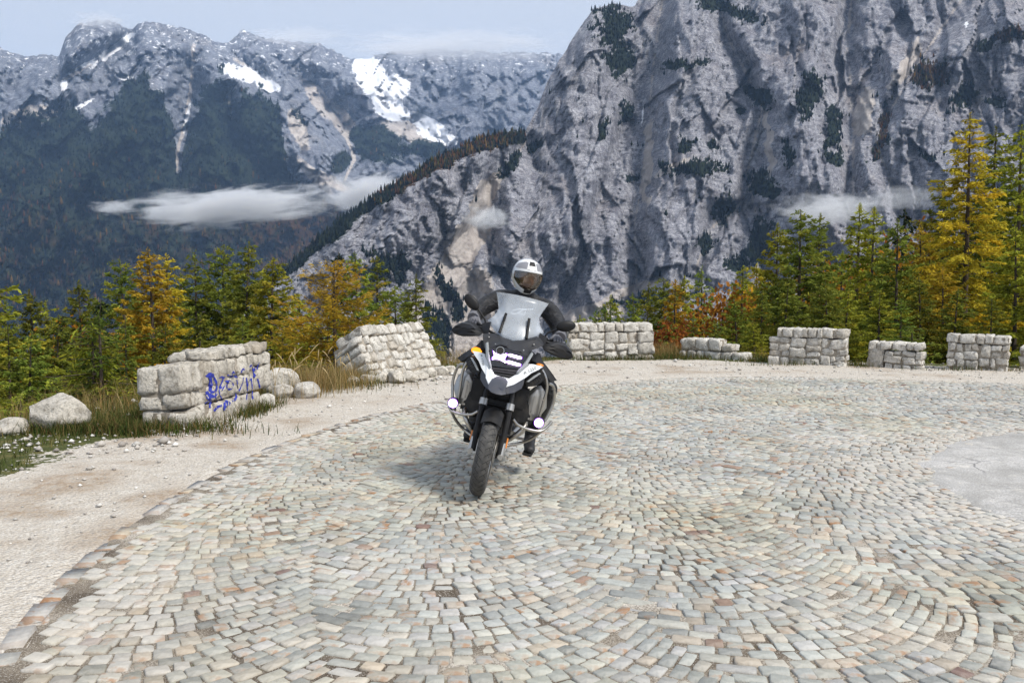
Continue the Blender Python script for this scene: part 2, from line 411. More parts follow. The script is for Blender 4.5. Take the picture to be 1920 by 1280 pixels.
# kerb stones: a row of long flush stones along the outer edge
M_kerb = None
ph = 132.0
rk = random.Random(3)
while ph < 232:
    rad = float(interp(RD_OUT, ph)); L = rk.uniform(0.16, 0.34)
    dphi = math.degrees(L / rad)
    if rk.random() < 0.8:
        a = R(ph + dphi / 2); w = rk.uniform(0.10, 0.15)
        bm = bmesh.new(); bmesh.ops.create_cube(bm, size=1)
        bmesh.ops.scale(bm, vec=(w, L - 0.02, 0.10), verts=bm.verts)
        bmesh.ops.bevel(bm, geom=bm.edges[:], offset=0.016, segments=2, affect='EDGES')
        for q in bm.verts: q.co += Vector((rk.uniform(-1, 1), rk.uniform(-1, 1), rk.uniform(-.5, .5))) * 0.012
        me = bpy.data.meshes.new("kerb_stone"); bm.to_mesh(me); bm.free()
        cc = rk.choice([(0.44, 0.42, 0.37), (0.38, 0.37, 0.34), (0.46, 0.40, 0.31), (0.42, 0.40, 0.37)])
        a_ = me.attributes.new("col", 'FLOAT_COLOR', 'POINT'); a_.data.foreach_set("color", np.tile(np.array([*cc, 1], np.float32), len(me.vertices)))
        a_ = me.attributes.new("rust", 'FLOAT', 'POINT'); a_.data.foreach_set("value", np.full(len(me.vertices), rk.random(), np.float32))
        me.materials.append(M_sett); me.polygons.foreach_set("use_smooth", np.ones(len(me.polygons), bool))
        X0, Y0 = HC[0] + rad * math.cos(a), HC[1] + rad * math.sin(a)
        obj("kerb_stone", me, parent=road, loc=(X0, Y0, float(road_z(X0, Y0)) - 0.048 + rk.uniform(-.01, .008)), rot=(rk.uniform(-.03, .03), rk.uniform(-.03, .03), a + rk.uniform(-.05, .05)))
    ph += dphi

# asphalt apron on the inside of the bend
na = 120; nn = 26
A = np.linspace(0, 2 * np.pi, na)[:, None]; T = np.linspace(0, 1, nn)[None, :]
RA = (R_IN - 0.14 + 0.32 * fbm(3 * np.cos(A) + 5, 3 * np.sin(A), o=3) + 0.16 * fbm(14 * np.cos(A), 14 * np.sin(A), o=2)) * T
X = HC[0] + RA * np.cos(A); Y = HC[1] + RA * np.sin(A)
Z = road_z(X, Y) + 0.009 - 0.03 * sstep(0.965, 1, T) + 0.008 * fbm(X * 2, Y * 2, o=3)
b = NB("old_asphalt"); v = b.coord()
n1 = b.noise(v, 0.9, 4, 0.6); n3 = b.noise(v, 70, 3, 0.8)
c = b.ramp(b.noise(v, 1.6, 6, 0.7, 0.6), [(0.36, (0.36, 0.35, 0.33)), (0.5, (0.48, 0.47, 0.45)), (0.6, (0.60, 0.585, 0.565))])
c = b.mix(b.ramp(n3, [(0.4, 0.75), (0.62, 0.0)]), c, (0.22, 0.21, 0.2))
c = b.mix(b.ramp(b.noise(v, 5, 5, 0.75), [(0.56, 0.0), (0.68, 0.6)]), c, (0.60, 0.57, 0.52))
vd = b.n("TexVoronoi", feature='DISTANCE_TO_EDGE'); vd.inputs["Scale"].default_value = 1.7
wv = b.n("Mix", data_type='VECTOR'); wv.inputs[0].default_value = 0.12; b.l(v, wv.inputs[4])
nz = b.n("TexNoise"); nz.inputs["Scale"].default_value = 4; nz.inputs["Detail"].default_value = 4; b.l(v, nz.inputs["Vector"]); b.l(nz.outputs["Color"], wv.inputs[5]); b.l(wv.outputs[1], vd.inputs["Vector"])
crack = b.ramp(vd.outputs[0], [(0.0, 1.0), (0.02, 0.0)])
cm = b.math('MULTIPLY', crack, b.ramp(b.noise(v, 0.8, 2), [(0.45, 0.0), (0.55, 0.8)]))
c = b.mix(cm, c, (0.1, 0.1, 0.1))
b.bsdf(c, 0.9, 0, b.bump(n3, 0.5, 0.006), Specular_IOR_Level=0.2)
me = raw_mesh("pavement", np.stack([X, Y, Z], -1).reshape(-1, 3), grid_faces(na, nn))
tag(obj("pavement", me, b.m), "smooth grey asphalt apron inside the bend", kind="structure")
# ================================================================== MOUNTAINS
def polyline_d(px, py, pts):
    d = np.full(np.broadcast(px, py).shape, 1e9)
    for (x0, y0), (x1, y1) in zip(pts[:-1], pts[1:]):
        vx, vy = x1 - x0, y1 - y0
        t = np.clip(((px - x0) * vx + (py - y0) * vy) / (vx * vx + vy * vy), 0, 1)
        d = np.minimum(d, np.hypot(px - x0 - t * vx, py - y0 - t * vy))
    return d
def blobs(px, py, L):
    m = np.full(np.broadcast(px, py).shape, -1.0)
    for (x, y, rx, ry, a) in L:
        c, s = math.cos(R(a)), math.sin(R(a))
        u = ((px - x) * c + (py - y) * s) / rx; w = (-(px - x) * s + (py - y) * c) / ry
        m = np.maximum(m, 1 - np.sqrt(u * u + w * w))
    return m
def slope_sheet(name, cols, nrow, ridge_pts, ridge_rough, foot_py, Yf, Yr, gamma, relief, masks, mat, label, cat):
    cols = np.asarray(cols, float)
    rp = interp(ridge_pts, cols) - ridge_rough * (0.9 * ridged(cols * 0.021, 5.3, o=3) + 0.5 * ridged(cols * 0.07, 9.3, o=2)) + ridge_rough * (fbm(cols * 0.02, 3.3, o=5, gain=0.6) + 0.3 * fbm(cols * 0.13, 8.3, o=3))
    v = np.linspace(0, 1, nrow)[:, None]
    PX = np.broadcast_to(cols[None, :], (nrow, len(cols)))
    PY = foot_py + (rp[None, :] - foot_py) * v
    Yd = Yf(cols)[None, :] + (Yr(cols) - Yf(cols))[None, :] * v ** gamma
    Yd = Yd + relief(PX, PY, v) 
    P = at(PX, PY, Yd)
    # far side: falls away behind the ridge so the mountain is a body, not a front
    nb = 14; last = P[-1]; dirv = last - CAM; dirv = dirv / np.linalg.norm(dirv[:, :2], axis=1)[:, None]
    back = []
    zf = P[0, :, 2]
    for k in range(1, nb + 1):
        t = k / nb
        q = last + dirv * np.array([1, 1, 0]) * (Yr(cols)[:, None] * 0.55 * t)
        q[:, 2] = last[:, 2] + (zf - last[:, 2]) * t ** 1.1 
        q[:, 2] += 40 * (1 - t) * fbm(q[:, 0] * 0.004, q[:, 1] * 0.004, o=3) * (t > 0)
        q[:, 2] -= np.maximum(0, 60 * t)
        back.append(q)
    A = masks(PX, PY, v, P)
    full = np.concatenate([P, np.array(back)], 0)
    at_ = {k: np.concatenate([a, np.zeros((nb, len(cols)))], 0).ravel() for k, a in A.items()}
    me = raw_mesh(name, full.reshape(-1, 3), grid_faces(nrow + nb, len(cols)), at_)
    o = obj(name, me, mat); tag(o, label, kind="structure")
    return o, P, A

def rock_material(name, light, mid, dark, warm, scale):
    b = NB(name)
    v = b.coord((scale, scale, scale)); vs_ = b.coord((scale * 2.2, scale * 2.2, scale * 0.55)); vd = b.coord((scale * 0.6, scale * 0.6, scale * 2.6), rot=(0, R(28), 0))
    a = b.noise(v, 1.3, 6, 0.74, 0.3); s = b.noise(vs_, 2.2, 6, 0.74, 0.5); d = b.noise(vd, 3.0, 5, 0.74, 0.7)
    bed = b.noise(b.coord((scale * 0.8, scale * 0.8, scale * 9), rot=(0, R(-9), 0)), 1.6, 4, 0.7, 0.6)
    c = b.ramp(a, [(0.24, dark), (0.40, mid), (0.54, light)])
    c = b.mix(b.ramp(s, [(0.38, 0.8), (0.47, 0.0)]), c, dark)
    c = b.mix(b.ramp(d, [(0.52, 0.0), (0.62, 0.75)]), c, light)
    c = b.mix(b.ramp(b.noise(v, 0.5, 5, 0.6), [(0.56, 0.0), (0.72, 0.55)]), c, warm)
    c = b.mix(b.ramp(bed, [(0.36, 0.6), (0.45, 0.0)]), c, dark)
    for src, w_ in ((s, 0.030), (d, 0.022), (b.noise(v, 2.6, 5, 0.7, 0.8), 0.02)):      # crack lines
        c = b.mix(b.ramp(b.math('ABSOLUTE', b.math('SUBTRACT', src, 0.5)), [(0.0, 0.85), (w_, 0.0)]), c, dark)
    cr = b.noise(v, 7.0, 4, 0.75, 0.9)
    c = b.mix(b.ramp(cr, [(0.36, 0.8), (0.44, 0.0)]), c, tuple(x * 0.55 for x in dark))
    # scree, then snow, then plants, each from its own mask broken up by noise
    fine = b.math('MULTIPLY', b.math('SUBTRACT', b.noise(v, 7.0, 4, 0.7), 0.5), 1.0)
    scr = b.ramp(b.math('ADD', b.attr("scree"), fine), [(0.42, 0.0), (0.6, 1.0)])
    c = b.mix(scr, c, b.ramp(b.noise(v, 3.0, 6, 0.75), [(0.35, (0.34, 0.30, 0.275)), (0.65, (0.55, 0.505, 0.47))]))
    sn = b.ramp(b.math('ADD', b.attr("snow"), b.math('MULTIPLY', fine, 1.3)), [(0.47, 0.0), (0.56, 1.0)])
    c = b.mix(sn, c, (0.86, 0.87, 0.9))
    vg = b.ramp(b.math('ADD', b.attr("veg"), fine), [(0.46, 0.0), (0.54, 1.0)])
    vc = b.ramp(b.noise(v, 9.0, 4, 0.7), [(0.35, (0.006, 0.011, 0.010)), (0.55, (0.020, 0.030, 0.018)), (0.72, (0.045, 0.05, 0.02))])
    vc = b.mix(b.ramp(b.math('ADD', b.attr("autumn"), b.math('MULTIPLY', fine, 0.9)), [(0.4, 0.0), (0.7, 0.85)]), vc,
               b.ramp(b.noise(v, 8.0, 4, 0.7), [(0.35, (0.03, 0.014, 0.008)), (0.6, (0.075, 0.035, 0.012)), (0.75, (0.10, 0.065, 0.015))]))
    c = b.mix(vg, c, vc)
    hgt = b.math('ADD', b.math('MULTIPLY', cr, 1.0), s)
    b.bsdf(c, 0.95, 0, b.bump(hgt, 0.85, 1.6 / scale * 0.02 + 3.0), Specular_IOR_Level=0.1)
    return b.m

# ---- the near limestone massif with its wooded left shoulder
RC = [(440, 570), (540, 500), (600, 452), (680, 385), (760, 335), (850, 285), (920, 256), (955, 253), (985, 252), (1008, 205), (1035, 140), (1060, 100), (1085, 60), (1110, 25), (1150, 12), (1190, 18), (1215, -25), (1300, -120), (1500, -230), (1700, -260), (1950, -230), (2200, -150), (2500, 0), (3000, -120), (3900, 160)]
Yf_c = lambda x: interp([(400, 1250), (700, 1180), (900, 1350), (1200, 1350), (1700, 1150), (2500, 900)], x)
Yr_c = lambda x: interp([(400, 1500), (560, 1420), (960, 1620), (1000, 1780), (1200, 2050), (1600, 2200), (2000, 1900), (2500, 1600)], x)
G_C = [[(1195, 560), (1190, 420), (1205, 330), (1215, 230), (1225, 120), (1250, -60)],      # gullies
       [(1450, 520), (1400, 330), (1430, 200), (1360, 60), (1330, -80)],
       [(1600, 420), (1600, 230), (1590, 90), (1600, -60)],
       [(960, 520), (900, 420), (930, 340), (990, 262)],
       [(1300, 520), (1330, 430), (1390, 380)],
       [(1700, 420), (1640, 260), (1720, 120), (1830, -40)],
       [(1060, 560), (1100, 440), (1150, 330), (1180, 240)]]
S_C = [[(1130, 20), (1100, 160), (1080, 330), (1040, 480)], [(1290, 40), (1300, 270), (1300, 420), (1250, 560)], [(1520, 20), (1500, 200), (1520, 330)], [(1880, 60), (1700, 150), (1650, 260), (1560, 420)], [(850, 285), (760, 420), (650, 520)]]
VEG_C = [(1150, 48, 42, 48, 10), (1160, 108, 24, 44, 8), (1278, 122, 62, 10, -5), (1424, 181, 40, 18, 20), (1518, 175, 28, 50, 10), (1564, 238, 22, 52, 5), (1345, 10, 60, 12, 10), (1400, 30, 40, 14, 15),
         (1290, 274, 24, 13, -20), (1307, 318, 64, 20, 8), (1436, 350, 46, 24, 28), (1335, 270, 14, 9, 0), (1745, 140, 56, 30, -20), (1652, 252, 13, 66, 12), (1850, 88, 24, 14, -10), (1895, 65, 40, 14, -15), (1810, 180, 22, 30, 30), (1870, 190, 24, 14, 10),
         (957, 309, 34, 16, -40), (1424, 455, 28, 60, 20), (1383, 492, 30, 22, -10), (1320, 455, 14, 30, 10), (1185, 335, 16, 12, 0), (1170, 215, 14, 26, 10), (1390, 210, 14, 12, 0), (1480, 285, 14, 34, -8), (1360, 390, 26, 30, 0), (1230, 560, 90, 14, -5), (820, 620, 26, 60, -28), (845, 560, 16, 60, -22), (725, 500, 46, 34, -25), (1570, 300, 18, 12, 0), (1740, 290, 20, 10, 0), (1005, 275, 26, 12, -40), (920, 262, 50, 16, -6), (1130, 245, 10, 22, 20)]
SCR_C = [(908, 375, 22, 62, 22), (862, 480, 38, 100, 28), (815, 575, 44, 80, 25), (882, 610, 46, 130, 6), (1110, 590, 60, 22, -8), (1180, 545, 70, 9, -20), (1620, 210, 22, 50, 10), (1700, 120, 14, 60, 30), (1215, 300, 10, 90, 4), (1440, 270, 8, 80, -6), (1260, 315, 40, 8, -30)]
def relief_c(px, py, v):
    win = sstep(0, 0.04, v) * (1 - 0.65 * sstep(0.93, 1.0, v))
    warp = 22 * fbm(px * 0.012, py * 0.012, 1.7, o=3)
    qx, qy = px + warp, py + 18 * fbm(px * 0.014 + 7, py * 0.014, 4.1, o=3)
    big = ridged(qx * 0.0062, qy * 0.0032, 0.5, o=3)
    med = ridged(qx * 0.021 + qy * 0.006, qy * 0.010, 2.5, o=4, gain=0.55)
    dia = ridged(qx * 0.016 - qy * 0.022, qy * 0.006 + qx * 0.006, 6.5, o=4, gain=0.55)
    fin = fbm(px * 0.12, py * 0.045, 1.1, o=4, gain=0.66)
    lay = fbm(px * 0.02 + py * 0.02, py * 0.16 - px * 0.045, 5.0, o=3)
    d = -72 * big - 22 * med - 12 * dia - 6 * fin - 6 * lay
    d = d + 44 * facets(qx / 62 + qy / 320, qy / 170, 1) + 20 * facets(qx / 26 - qy / 170, qy / 84, 2) + 7.5 * facets(qx / 11 + qy / 70, qy / 34, 3)
    sc_ = sstep(0.05, 0.5, blobs(px, py, SCR_C[:4])); d = d * (1 - 0.6 * sc_)
    for g in G_C:
        d = d + 62 * np.exp(-(polyline_d(qx, qy, g) / 20) ** 2)
    for g in S_C:
        d = d - 75 * np.exp(-(polyline_d(qx, qy, g) / 55) ** 2)
    return d * win
def masks_c(px, py, v, P):
    n = fbm(px * 0.035, py * 0.035, 3.0, o=5, gain=0.6)
    wx = px + 26 * fbm(px * 0.022, py * 0.022, 14.0, o=4, gain=0.6); wy = py + 20 * fbm(px * 0.022 + 5, py * 0.022, 17.0, o=4, gain=0.6)
    rid = interp(RC, px)
    crest = np.where(px < 985, 1 - (py - rid) / (26 + 16 * n), -1)
    n9 = fbm(px * 0.11 + py * 0.03, py * 0.10 - px * 0.05, 12.0, o=4, gain=0.65)
    veg = np.maximum(blobs(wx, wy, VEG_C) * 0.9 + 0.8 * n + 0.9 * n9 - 0.06, crest * 0.6 + 0.35 * n) 
    # little ledges of scrub all over the face
    ledge = fbm(px * 0.05 + py * 0.05, py * 0.11 - px * 0.06, 9.0, o=4, gain=0.6)
    veg = np.maximum(veg, (ledge - 0.40) * 2.4 + 0.15 * (px > 1000) )
    veg = np.clip(veg * 1.5 + 0.32, 0, 1)
    scree = np.clip(blobs(wx, py, SCR_C) * 2.4 + 0.7 * n + 0.5 * n9 + 0.28, 0, 1)
    for g in G_C[:6]:
        scree = np.maximum(scree, np.clip(0.75 - polyline_d(px, py, g) / 12 + 0.5 * n, 0, 1) * 0.8)
    snow = np.clip(blobs(px, py, [(1812, 45, 6, 10, 20), (1205, 215, 3, 40, 4)]) * 0.9 + 0.3 * n + 0.1, 0, 1)
    aut = np.clip(blobs(px, py, [(1745, 140, 70, 40, -20), (1652, 252, 20, 70, 12), (1895, 65, 50, 20, -15), (850, 300, 180, 60, -28)]) * 1.5, 0, 0.75)
    return dict(veg=veg, scree=scree * (veg < 0.75), snow=snow, autumn=aut)
M_rock = rock_material("limestone_cliff", (0.43, 0.432, 0.465), (0.285, 0.284, 0.315), (0.10, 0.098, 0.12), (0.36, 0.31, 0.285), 0.016)
rockC, PC, AC = slope_sheet("mountain", np.concatenate([np.arange(430, 2420, 2.85), np.arange(2420, 3900, 10)]), 360, RC, 6, 775, Yf_c, Yr_c, 1.15, relief_c, masks_c, M_rock,
                            "grey limestone massif with dark scrub ledges and wooded left shoulder", "mountain")

# ---- the far snow-dusted range across the valley
RA_ = [(-1900, 230), (-1300, 90), (-900, 160), (-500, 150), (-60, 120), (0, 92), (30, 108), (45, 113), (75, 104), (110, 110), (122, 75), (150, 48), (180, 40), (215, 46), (240, 62), (262, 50), (285, 45), (310, 54), (365, 64), (400, 82), (425, 85), (455, 62), (490, 74), (540, 80), (590, 84), (640, 110), (655, 116), (700, 110), (740, 100), (800, 98), (870, 99), (950, 104), (1040, 106), (1100, 108), (1200, 100), (1400, 120)]
Yf_a = lambda x: interp([(-500, 2000), (0, 2150), (400, 2450), (700, 2900), (1200, 3200)], x)
Yr_a = lambda x: interp([(-500, 4200), (0, 4600), (300, 5000), (640, 5800), (1200, 6400)], x)
SP_A = [[(270, 60), (285, 150), (230, 240), (150, 330), (60, 420)], [(365, 70), (420, 150), (470, 200), (540, 280), (640, 380)], [(420, 150), (400, 250), (420, 340)], [(180, 45), (110, 150), (60, 200)], [(540, 190), (600, 260), (650, 340)], [(600, 90), (680, 170)], [(880, 100), (900, 200), (860, 240)]]
GU_A = [[(365, 85), (355, 190), (335, 280), (325, 355), (370, 460)], [(240, 70), (170, 120), (120, 150)], [(690, 120), (720, 200), (790, 230)], [(570, 150), (640, 230), (665, 300), (640, 350)], [(440, 110), (500, 150)], [(430, 180), (435, 260), (500, 340)]]
TREE_A = [(-500, 230), (0, 245), (60, 215), (90, 203), (130, 203), (170, 235), (210, 190), (240, 150), (275, 138), (305, 185), (325, 235), (338, 320), (352, 230), (385, 160), (410, 145), (440, 172), (500, 175), (522, 190), (530, 235), (536, 300), (560, 345), (620, 378), (700, 420), (900, 450), (1400, 470)]
def relief_a(px, py, v):
    win = sstep(0, 0.05, v) * (1 - 0.7 * sstep(0.93, 1, v))
    warp = 16 * fbm(px * 0.015, py * 0.015, 2.2, o=3)
    qx, qy = px + warp, py + 14 * fbm(px * 0.016, py * 0.016, 7.2, o=3)
    d = -210 * ridged(qx * 0.008, qy * 0.0045, 1.5, o=3) - 70 * ridged(qx * 0.028 + qy * 0.01, qy * 0.016, 4.5, o=4, gain=0.58) - 20 * fbm(px * 0.11, py * 0.07, 3.3, o=4, gain=0.62) - 40 * ridged(qx * 0.02 - qy * 0.024, qy * 0.01, 8.8, o=3) + 130 * facets(qx / 34 + qy / 70, qy / 46, 4) + 60 * facets(qx / 13 - qy / 34, qy / 17, 5)
    for g in SP_A: d = d - 330 * np.exp(-(polyline_d(qx, qy, g) / 38) ** 2)
    for g in GU_A: d = d + 210 * np.exp(-(polyline_d(qx, qy, g) / 20) ** 2)
    return d * win
def masks_a(px, py, v, P):
    n = fbm(px * 0.03, py * 0.03, 5.0, o=5, gain=0.6)
    tl = interp(TREE_A, px)
    n8 = fbm(px * 0.12, py * 0.06, 11.0, o=4, gain=0.65)
    veg = (py - tl) / 34 + 1.9 * n + 1.0 * n8
    veg = np.maximum(veg, blobs(px, py, [(700, 270, 70, 40, 10), (800, 280, 40, 18, 0), (640, 300, 30, 26, 0), (570, 235, 16, 60, -30)]) * 1.6 + 1.2 * n - 0.2)
    rocky = blobs(px, py, [(240, 325, 40, 30, 0), (590, 250, 80, 70, 30), (375, 330, 14, 22, 20), (480, 330, 20, 20, 0)])
    veg = veg - np.clip(rocky, 0, 1) * 1.6
    for g in GU_A: veg = veg - 1.4 * np.exp(-(polyline_d(px + 8 * n, py, g) / 5.5) ** 2)
    veg = np.clip(veg * 0.55 + 0.5, 0, 1)
    tr = sstep(0.06, 0.2, polyline_d(px, py, [(325, 355), (370, 460), (385, 480)]) / 60)
    up = 1 - sstep(90, 250, py)
    fine = fbm(px * 0.09, py * 0.13, 6.0, o=4, gain=0.65)
    snow = 0.10 + 0.24 * up + 0.6 * fine * up
    G1 = [(700, 150, 30, 60, -25), (730, 200, 40, 26, 35), (800, 232, 60, 14, 25), (680, 125, 22, 20, 0), (745, 165, 26, 30, 20), (820, 255, 40, 16, 20)]
    snow = np.maximum(snow, np.clip(blobs(px, py, G1) * 2.0 + 0.30 + 0.8 * n + 0.5 * n8, 0, 1))
    snow = np.maximum(snow, np.clip(blobs(px, py, [(210, 95, 70, 10, -38), (175, 115, 60, 5, -25), (460, 140, 60, 18, 15), (500, 160, 36, 16, 25), (150, 200, 40, 5, -30), (120, 160, 8, 12, 0), (240, 148, 20, 6, 0), (350, 225, 5, 40, 12)]) * 1.5 + 0.15 + 0.8 * n + 0.6 * n8, 0, 1))
    scree = np.clip(blobs(px, py, [(600, 190, 20, 60, -35), (640, 225, 22, 60, -40), (780, 250, 90, 26, 20), (590, 330, 14, 60, -45), (620, 340, 60, 12, 28), (60, 220, 70, 26, -10), (370, 460, 6, 40, -15), (560, 240, 20, 50, -20)]) * 1.5 + 0.5 * n + 0.18, 0, 1)
    for g in GU_A: scree = np.maximum(scree, np.clip(0.9 - polyline_d(px + 8 * n, py, g) / 8, 0, 1))
    aut = np.clip(sstep(230, 440, py) * 0.5 + 0.7 * n - 0.05 + 0.45 * sstep(420, 600, px) * sstep(350, 430, py), 0, 1)
    return dict(veg=veg, snow=np.clip(snow, 0, 1) * (1 - sstep(0.5, 0.7, veg)), scree=scree * (1 - sstep(0.5, 0.8, veg)), autumn=aut)
M_rockA = rock_material("far_rock", (0.31, 0.33, 0.375), (0.19, 0.20, 0.24), (0.075, 0.082, 0.11), (0.32, 0.29, 0.27), 0.0065)
rockA, PA, AA = slope_sheet("mountain", np.concatenate([np.arange(-1900, -420, 9), np.arange(-420, 1260, 3.0)]), 270, RA_, 7, 740, Yf_a, Yr_a, 1.25, relief_a, masks_a, M_rockA,
                            "far snow dusted rocky range with dark forested lower slopes", "mountain")

# ---- far woods on the slopes: a mass of small conifers
def far_trees(name, P, A, n, hmin, hmax, pmask, seed, label, colf):
    rg = np.random.RandomState(seed)
    nr, nc = P.shape[:2]
    w = (A["veg"] > pmask).astype(float)
    px, py = project(P)
    w *= (px > -60) & (px < 1980) & (py > -40) & (py < 700)
    fl = np.flatnonzero(w.ravel())
    # equal picture density is wrong in space: weight by ground area (depth^2)
    ww = P.reshape(-1, 3)[fl, 1] ** 1.0
    idx = rg.choice(fl, n, p=ww / ww.sum())
    c = P.reshape(-1, 3)[idx] + rg.randn(n, 3) * np.array([3, 3, 0])
    h = hmin + (hmax - hmin) * rg.rand(n) ** 1.7; r = h * rg.uniform(0.16, 0.25, n)
    k = 5; ang = np.linspace(0, 2 * np.pi, k, endpoint=False)[None] + rg.rand(n, 1) * 6.28
    jr = rg.uniform(0.7, 1.25, (n, k))
    ringb = np.stack([c[:, None, 0] + r[:, None] * jr * np.cos(ang), c[:, None, 1] + r[:, None] * jr * np.sin(ang), c[:, None, 2] + h[:, None] * rg.uniform(0.0, 0.16, (n, k))], -1)
    tip = c + np.stack([rg.randn(n) * 0.2, rg.randn(n) * 0.2, h], -1); bot = c - np.array([0, 0, 3.0])
    V = np.concatenate([ringb, tip[:, None], bot[:, None]], 1)
    f = np.array([(j, (j + 1) % k, k) for j in range(k)] + [((j + 1) % k, j, k + 1) for j in range(k)])
    F = (f[None] + (np.arange(n) * (k + 2))[:, None, None]).reshape(-1, 3)
    col = colf(rg, c, A["autumn"].ravel()[idx], n)
    me = raw_mesh(name, V.reshape(-1, 3), F, smooth=False, cols=dict(col=np.repeat(col, k + 2, 0)))
    o = obj(name, me, M_fartree); tag(o, label, "forest", kind="stuff"); return o
b = NB("far_foliage"); b.bsdf(b.attr("col", "Color"), 0.9, Specular_IOR_Level=0.05); M_fartree = b.m
def fcol(rg, c, aut, n):
    g = np.array([(0.004, 0.008, 0.010), (0.008, 0.014, 0.012), (0.016, 0.021, 0.012)])[rg.randint(0, 3, n)]
    o_ = np.array([(0.075, 0.032, 0.012), (0.05, 0.022, 0.010), (0.10, 0.058, 0.015), (0.055, 0.048, 0.014)])[rg.randint(0, 4, n)]
    m = (rg.rand(n) < aut * 0.62)[:, None]
    return np.where(m, o_, g) * rg.uniform(0.6, 1.3, (n, 1))
far_trees("forest", PA, AA, 16500, 10, 28, 0.52, 5, "dark conifer and russet beech forest on the far range", fcol)
far_trees("forest", PC, AC, 8000, 3.5, 13, 0.56, 6, "small dark conifers on the ledges and shoulder of the limestone massif", fcol)
# ================================================================== STONE PARAPET BLOCKS AND BOULDERS
def limestone(name, moss=0.35, tint=(1, 1, 1)):
    b = NB(name); v = b.coord()
    oi = b.n("ObjectInfo"); sh = b.n("VectorMath", operation='ADD'); b.l(v, sh.inputs[0])
    cmb = b.n("CombineXYZ"); m_ = b.math('MULTIPLY', oi.outputs["Random"], 37.0)
    for k in range(3): b.l(m_, cmb.inputs[k])
    b.l(cmb.outputs[0], sh.inputs[1]); v = sh.outputs[0]
    n = b.noise(v, 5, 6, 0.65); f = b.noise(v, 38, 5, 0.75); g = b.noise(v, 13, 5, 0.7, 0.5)
    base = b.ramp(oi.outputs["Random"], [(0.0, (0.54, 0.50, 0.435)), (0.3, (0.69, 0.66, 0.60)), (0.6, (0.61, 0.58, 0.525)), (0.85, (0.73, 0.70, 0.64)), (1.0, (0.50, 0.45, 0.38))])
    c = b.mix(1.0, base, b.ramp(n, [(0.3, 0.7), (0.5, 1.0), (0.7, 1.18)]), 'MULTIPLY')
    c = b.mix(b.ramp(g, [(0.50, 0.0), (0.64, 0.75)]), c, (0.27, 0.245, 0.205))
    c = b.mix(b.ramp(b.noise(v, 9, 6, 0.8, 0.8), [(0.60, 0.0), (0.70, moss)]), c, (0.09, 0.085, 0.06))
    c = b.mix(b.ramp(f, [(0.52, 0.0), (0.70, 0.7)]), c, (0.17, 0.155, 0.13))
    c = b.mix(1.0, c, tint, 'MULTIPLY')
    hh = b.math('ADD', b.math('MULTIPLY', g, 1.0), b.math('MULTIPLY', f, 0.45))
    b.bsdf(c, 0.92, 0, b.bump(hh, 1.0, 0.04), Specular_IOR_Level=0.15); return b.m
M_lime = limestone("limestone_block"); M_lime_old = limestone("weathered_limestone", 0.8, (0.93, 0.91, 0.88))
b = NB("lime_mortar"); v = b.coord(); c = b.ramp(b.noise(v, 14, 6, 0.75), [(0.3, (0.15, 0.125, 0.095)), (0.6, (0.38, 0.335, 0.275))])
b.bsdf(c, 0.97, 0, b.bump(b.noise(v, 40, 5, 0.8), 0.9, 0.02)); M_mortar = b.m
_ts = np.array([-1, -0.62, 0.0, 0.62, 1.0])
_bv = {}; _bf = []; _bl = []
def _vid(p):
    k = tuple(np.round(p, 4))
    if k not in _bv: _bv[k] = len(_bl); _bl.append(p)
    return _bv[k]
for axis in range(3):
    for sgn in (-1, 1):
        for i in range(4):
            for j in range(4):
                q = []
                for (a_, b_) in ((i, j), (i + 1, j), (i + 1, j + 1), (i, j + 1)):
                    p = [0, 0, 0]; p[axis] = sgn; p[(axis + 1) % 3] = _ts[a_]; p[(axis + 2) % 3] = _ts[b_]; q.append(_vid(p))
                _bf.append(q if sgn > 0 else q[::-1])
_BLK = np.array(_bl, float); _BLF = np.array(_bf)
def stone_mesh(size, rgen, rnd=0.14, rough=0.12):
    h = np.array(size) / 2; r = rnd * h.min() * 2 * rgen.uniform(0.5, 1.7); r = min(r, h.min() * 0.9)
    P = _BLK * h; inn = h - r
    c = np.clip(P, -inn, inn); d = P - c; L = np.linalg.norm(d, axis=1)[:, None] + 1e-9
    P = c + d / L * r * np.minimum(1, L / r * 1.0) if False else c + d / L * r
    s = rgen.uniform(0, 99)
    k = 1.6 / h.mean()
    n = np.stack([pn(P[:, 0] * k + s, P[:, 1] * k, P[:, 2] * k + o_) for o_ in (0, 5.5, 11)], -1)
    n2 = np.stack([pn(P[:, 0] * k * 2.6 + s, P[:, 1] * k * 2.6, P[:, 2] * k * 2.6 + o_) for o_ in (3, 8.5, 14)], -1)
    P = P + n * h.mean() * rough * 2.2 + n2 * h.mean() * rough
    sh = rgen.uniform(-1, 1, (3, 3)) * 0.11; np.fill_diagonal(sh, 0)
    P = P @ (np.eye(3) + sh)
    return raw_mesh("stone", P, _BLF)
def guillotine(x0, x1, z0, z1, rgen, wmax, hmax, wmin=0.13):
    w, h = x1 - x0, z1 - z0
    if w > wmax * rgen.uniform(0.75, 1.35) and w > 2 * wmin and (w / wmax > h / hmax or h < hmax):
        k = x0 + w * rgen.uniform(0.30, 0.70); return guillotine(x0, k, z0, z1, rgen, wmax, hmax, wmin) + guillotine(k, x1, z0, z1, rgen, wmax, hmax, wmin)
    if h > hmax * rgen.uniform(0.8, 1.35) and h > 2 * wmin:
        k = z0 + h * rgen.uniform(0.32, 0.68); return guillotine(x0, x1, z0, k, rgen, wmax, hmax, wmin) + guillotine(x0, x1, k, z1, rgen, wmax, hmax, wmin)
    return [(x0, x1, z0, z1)]
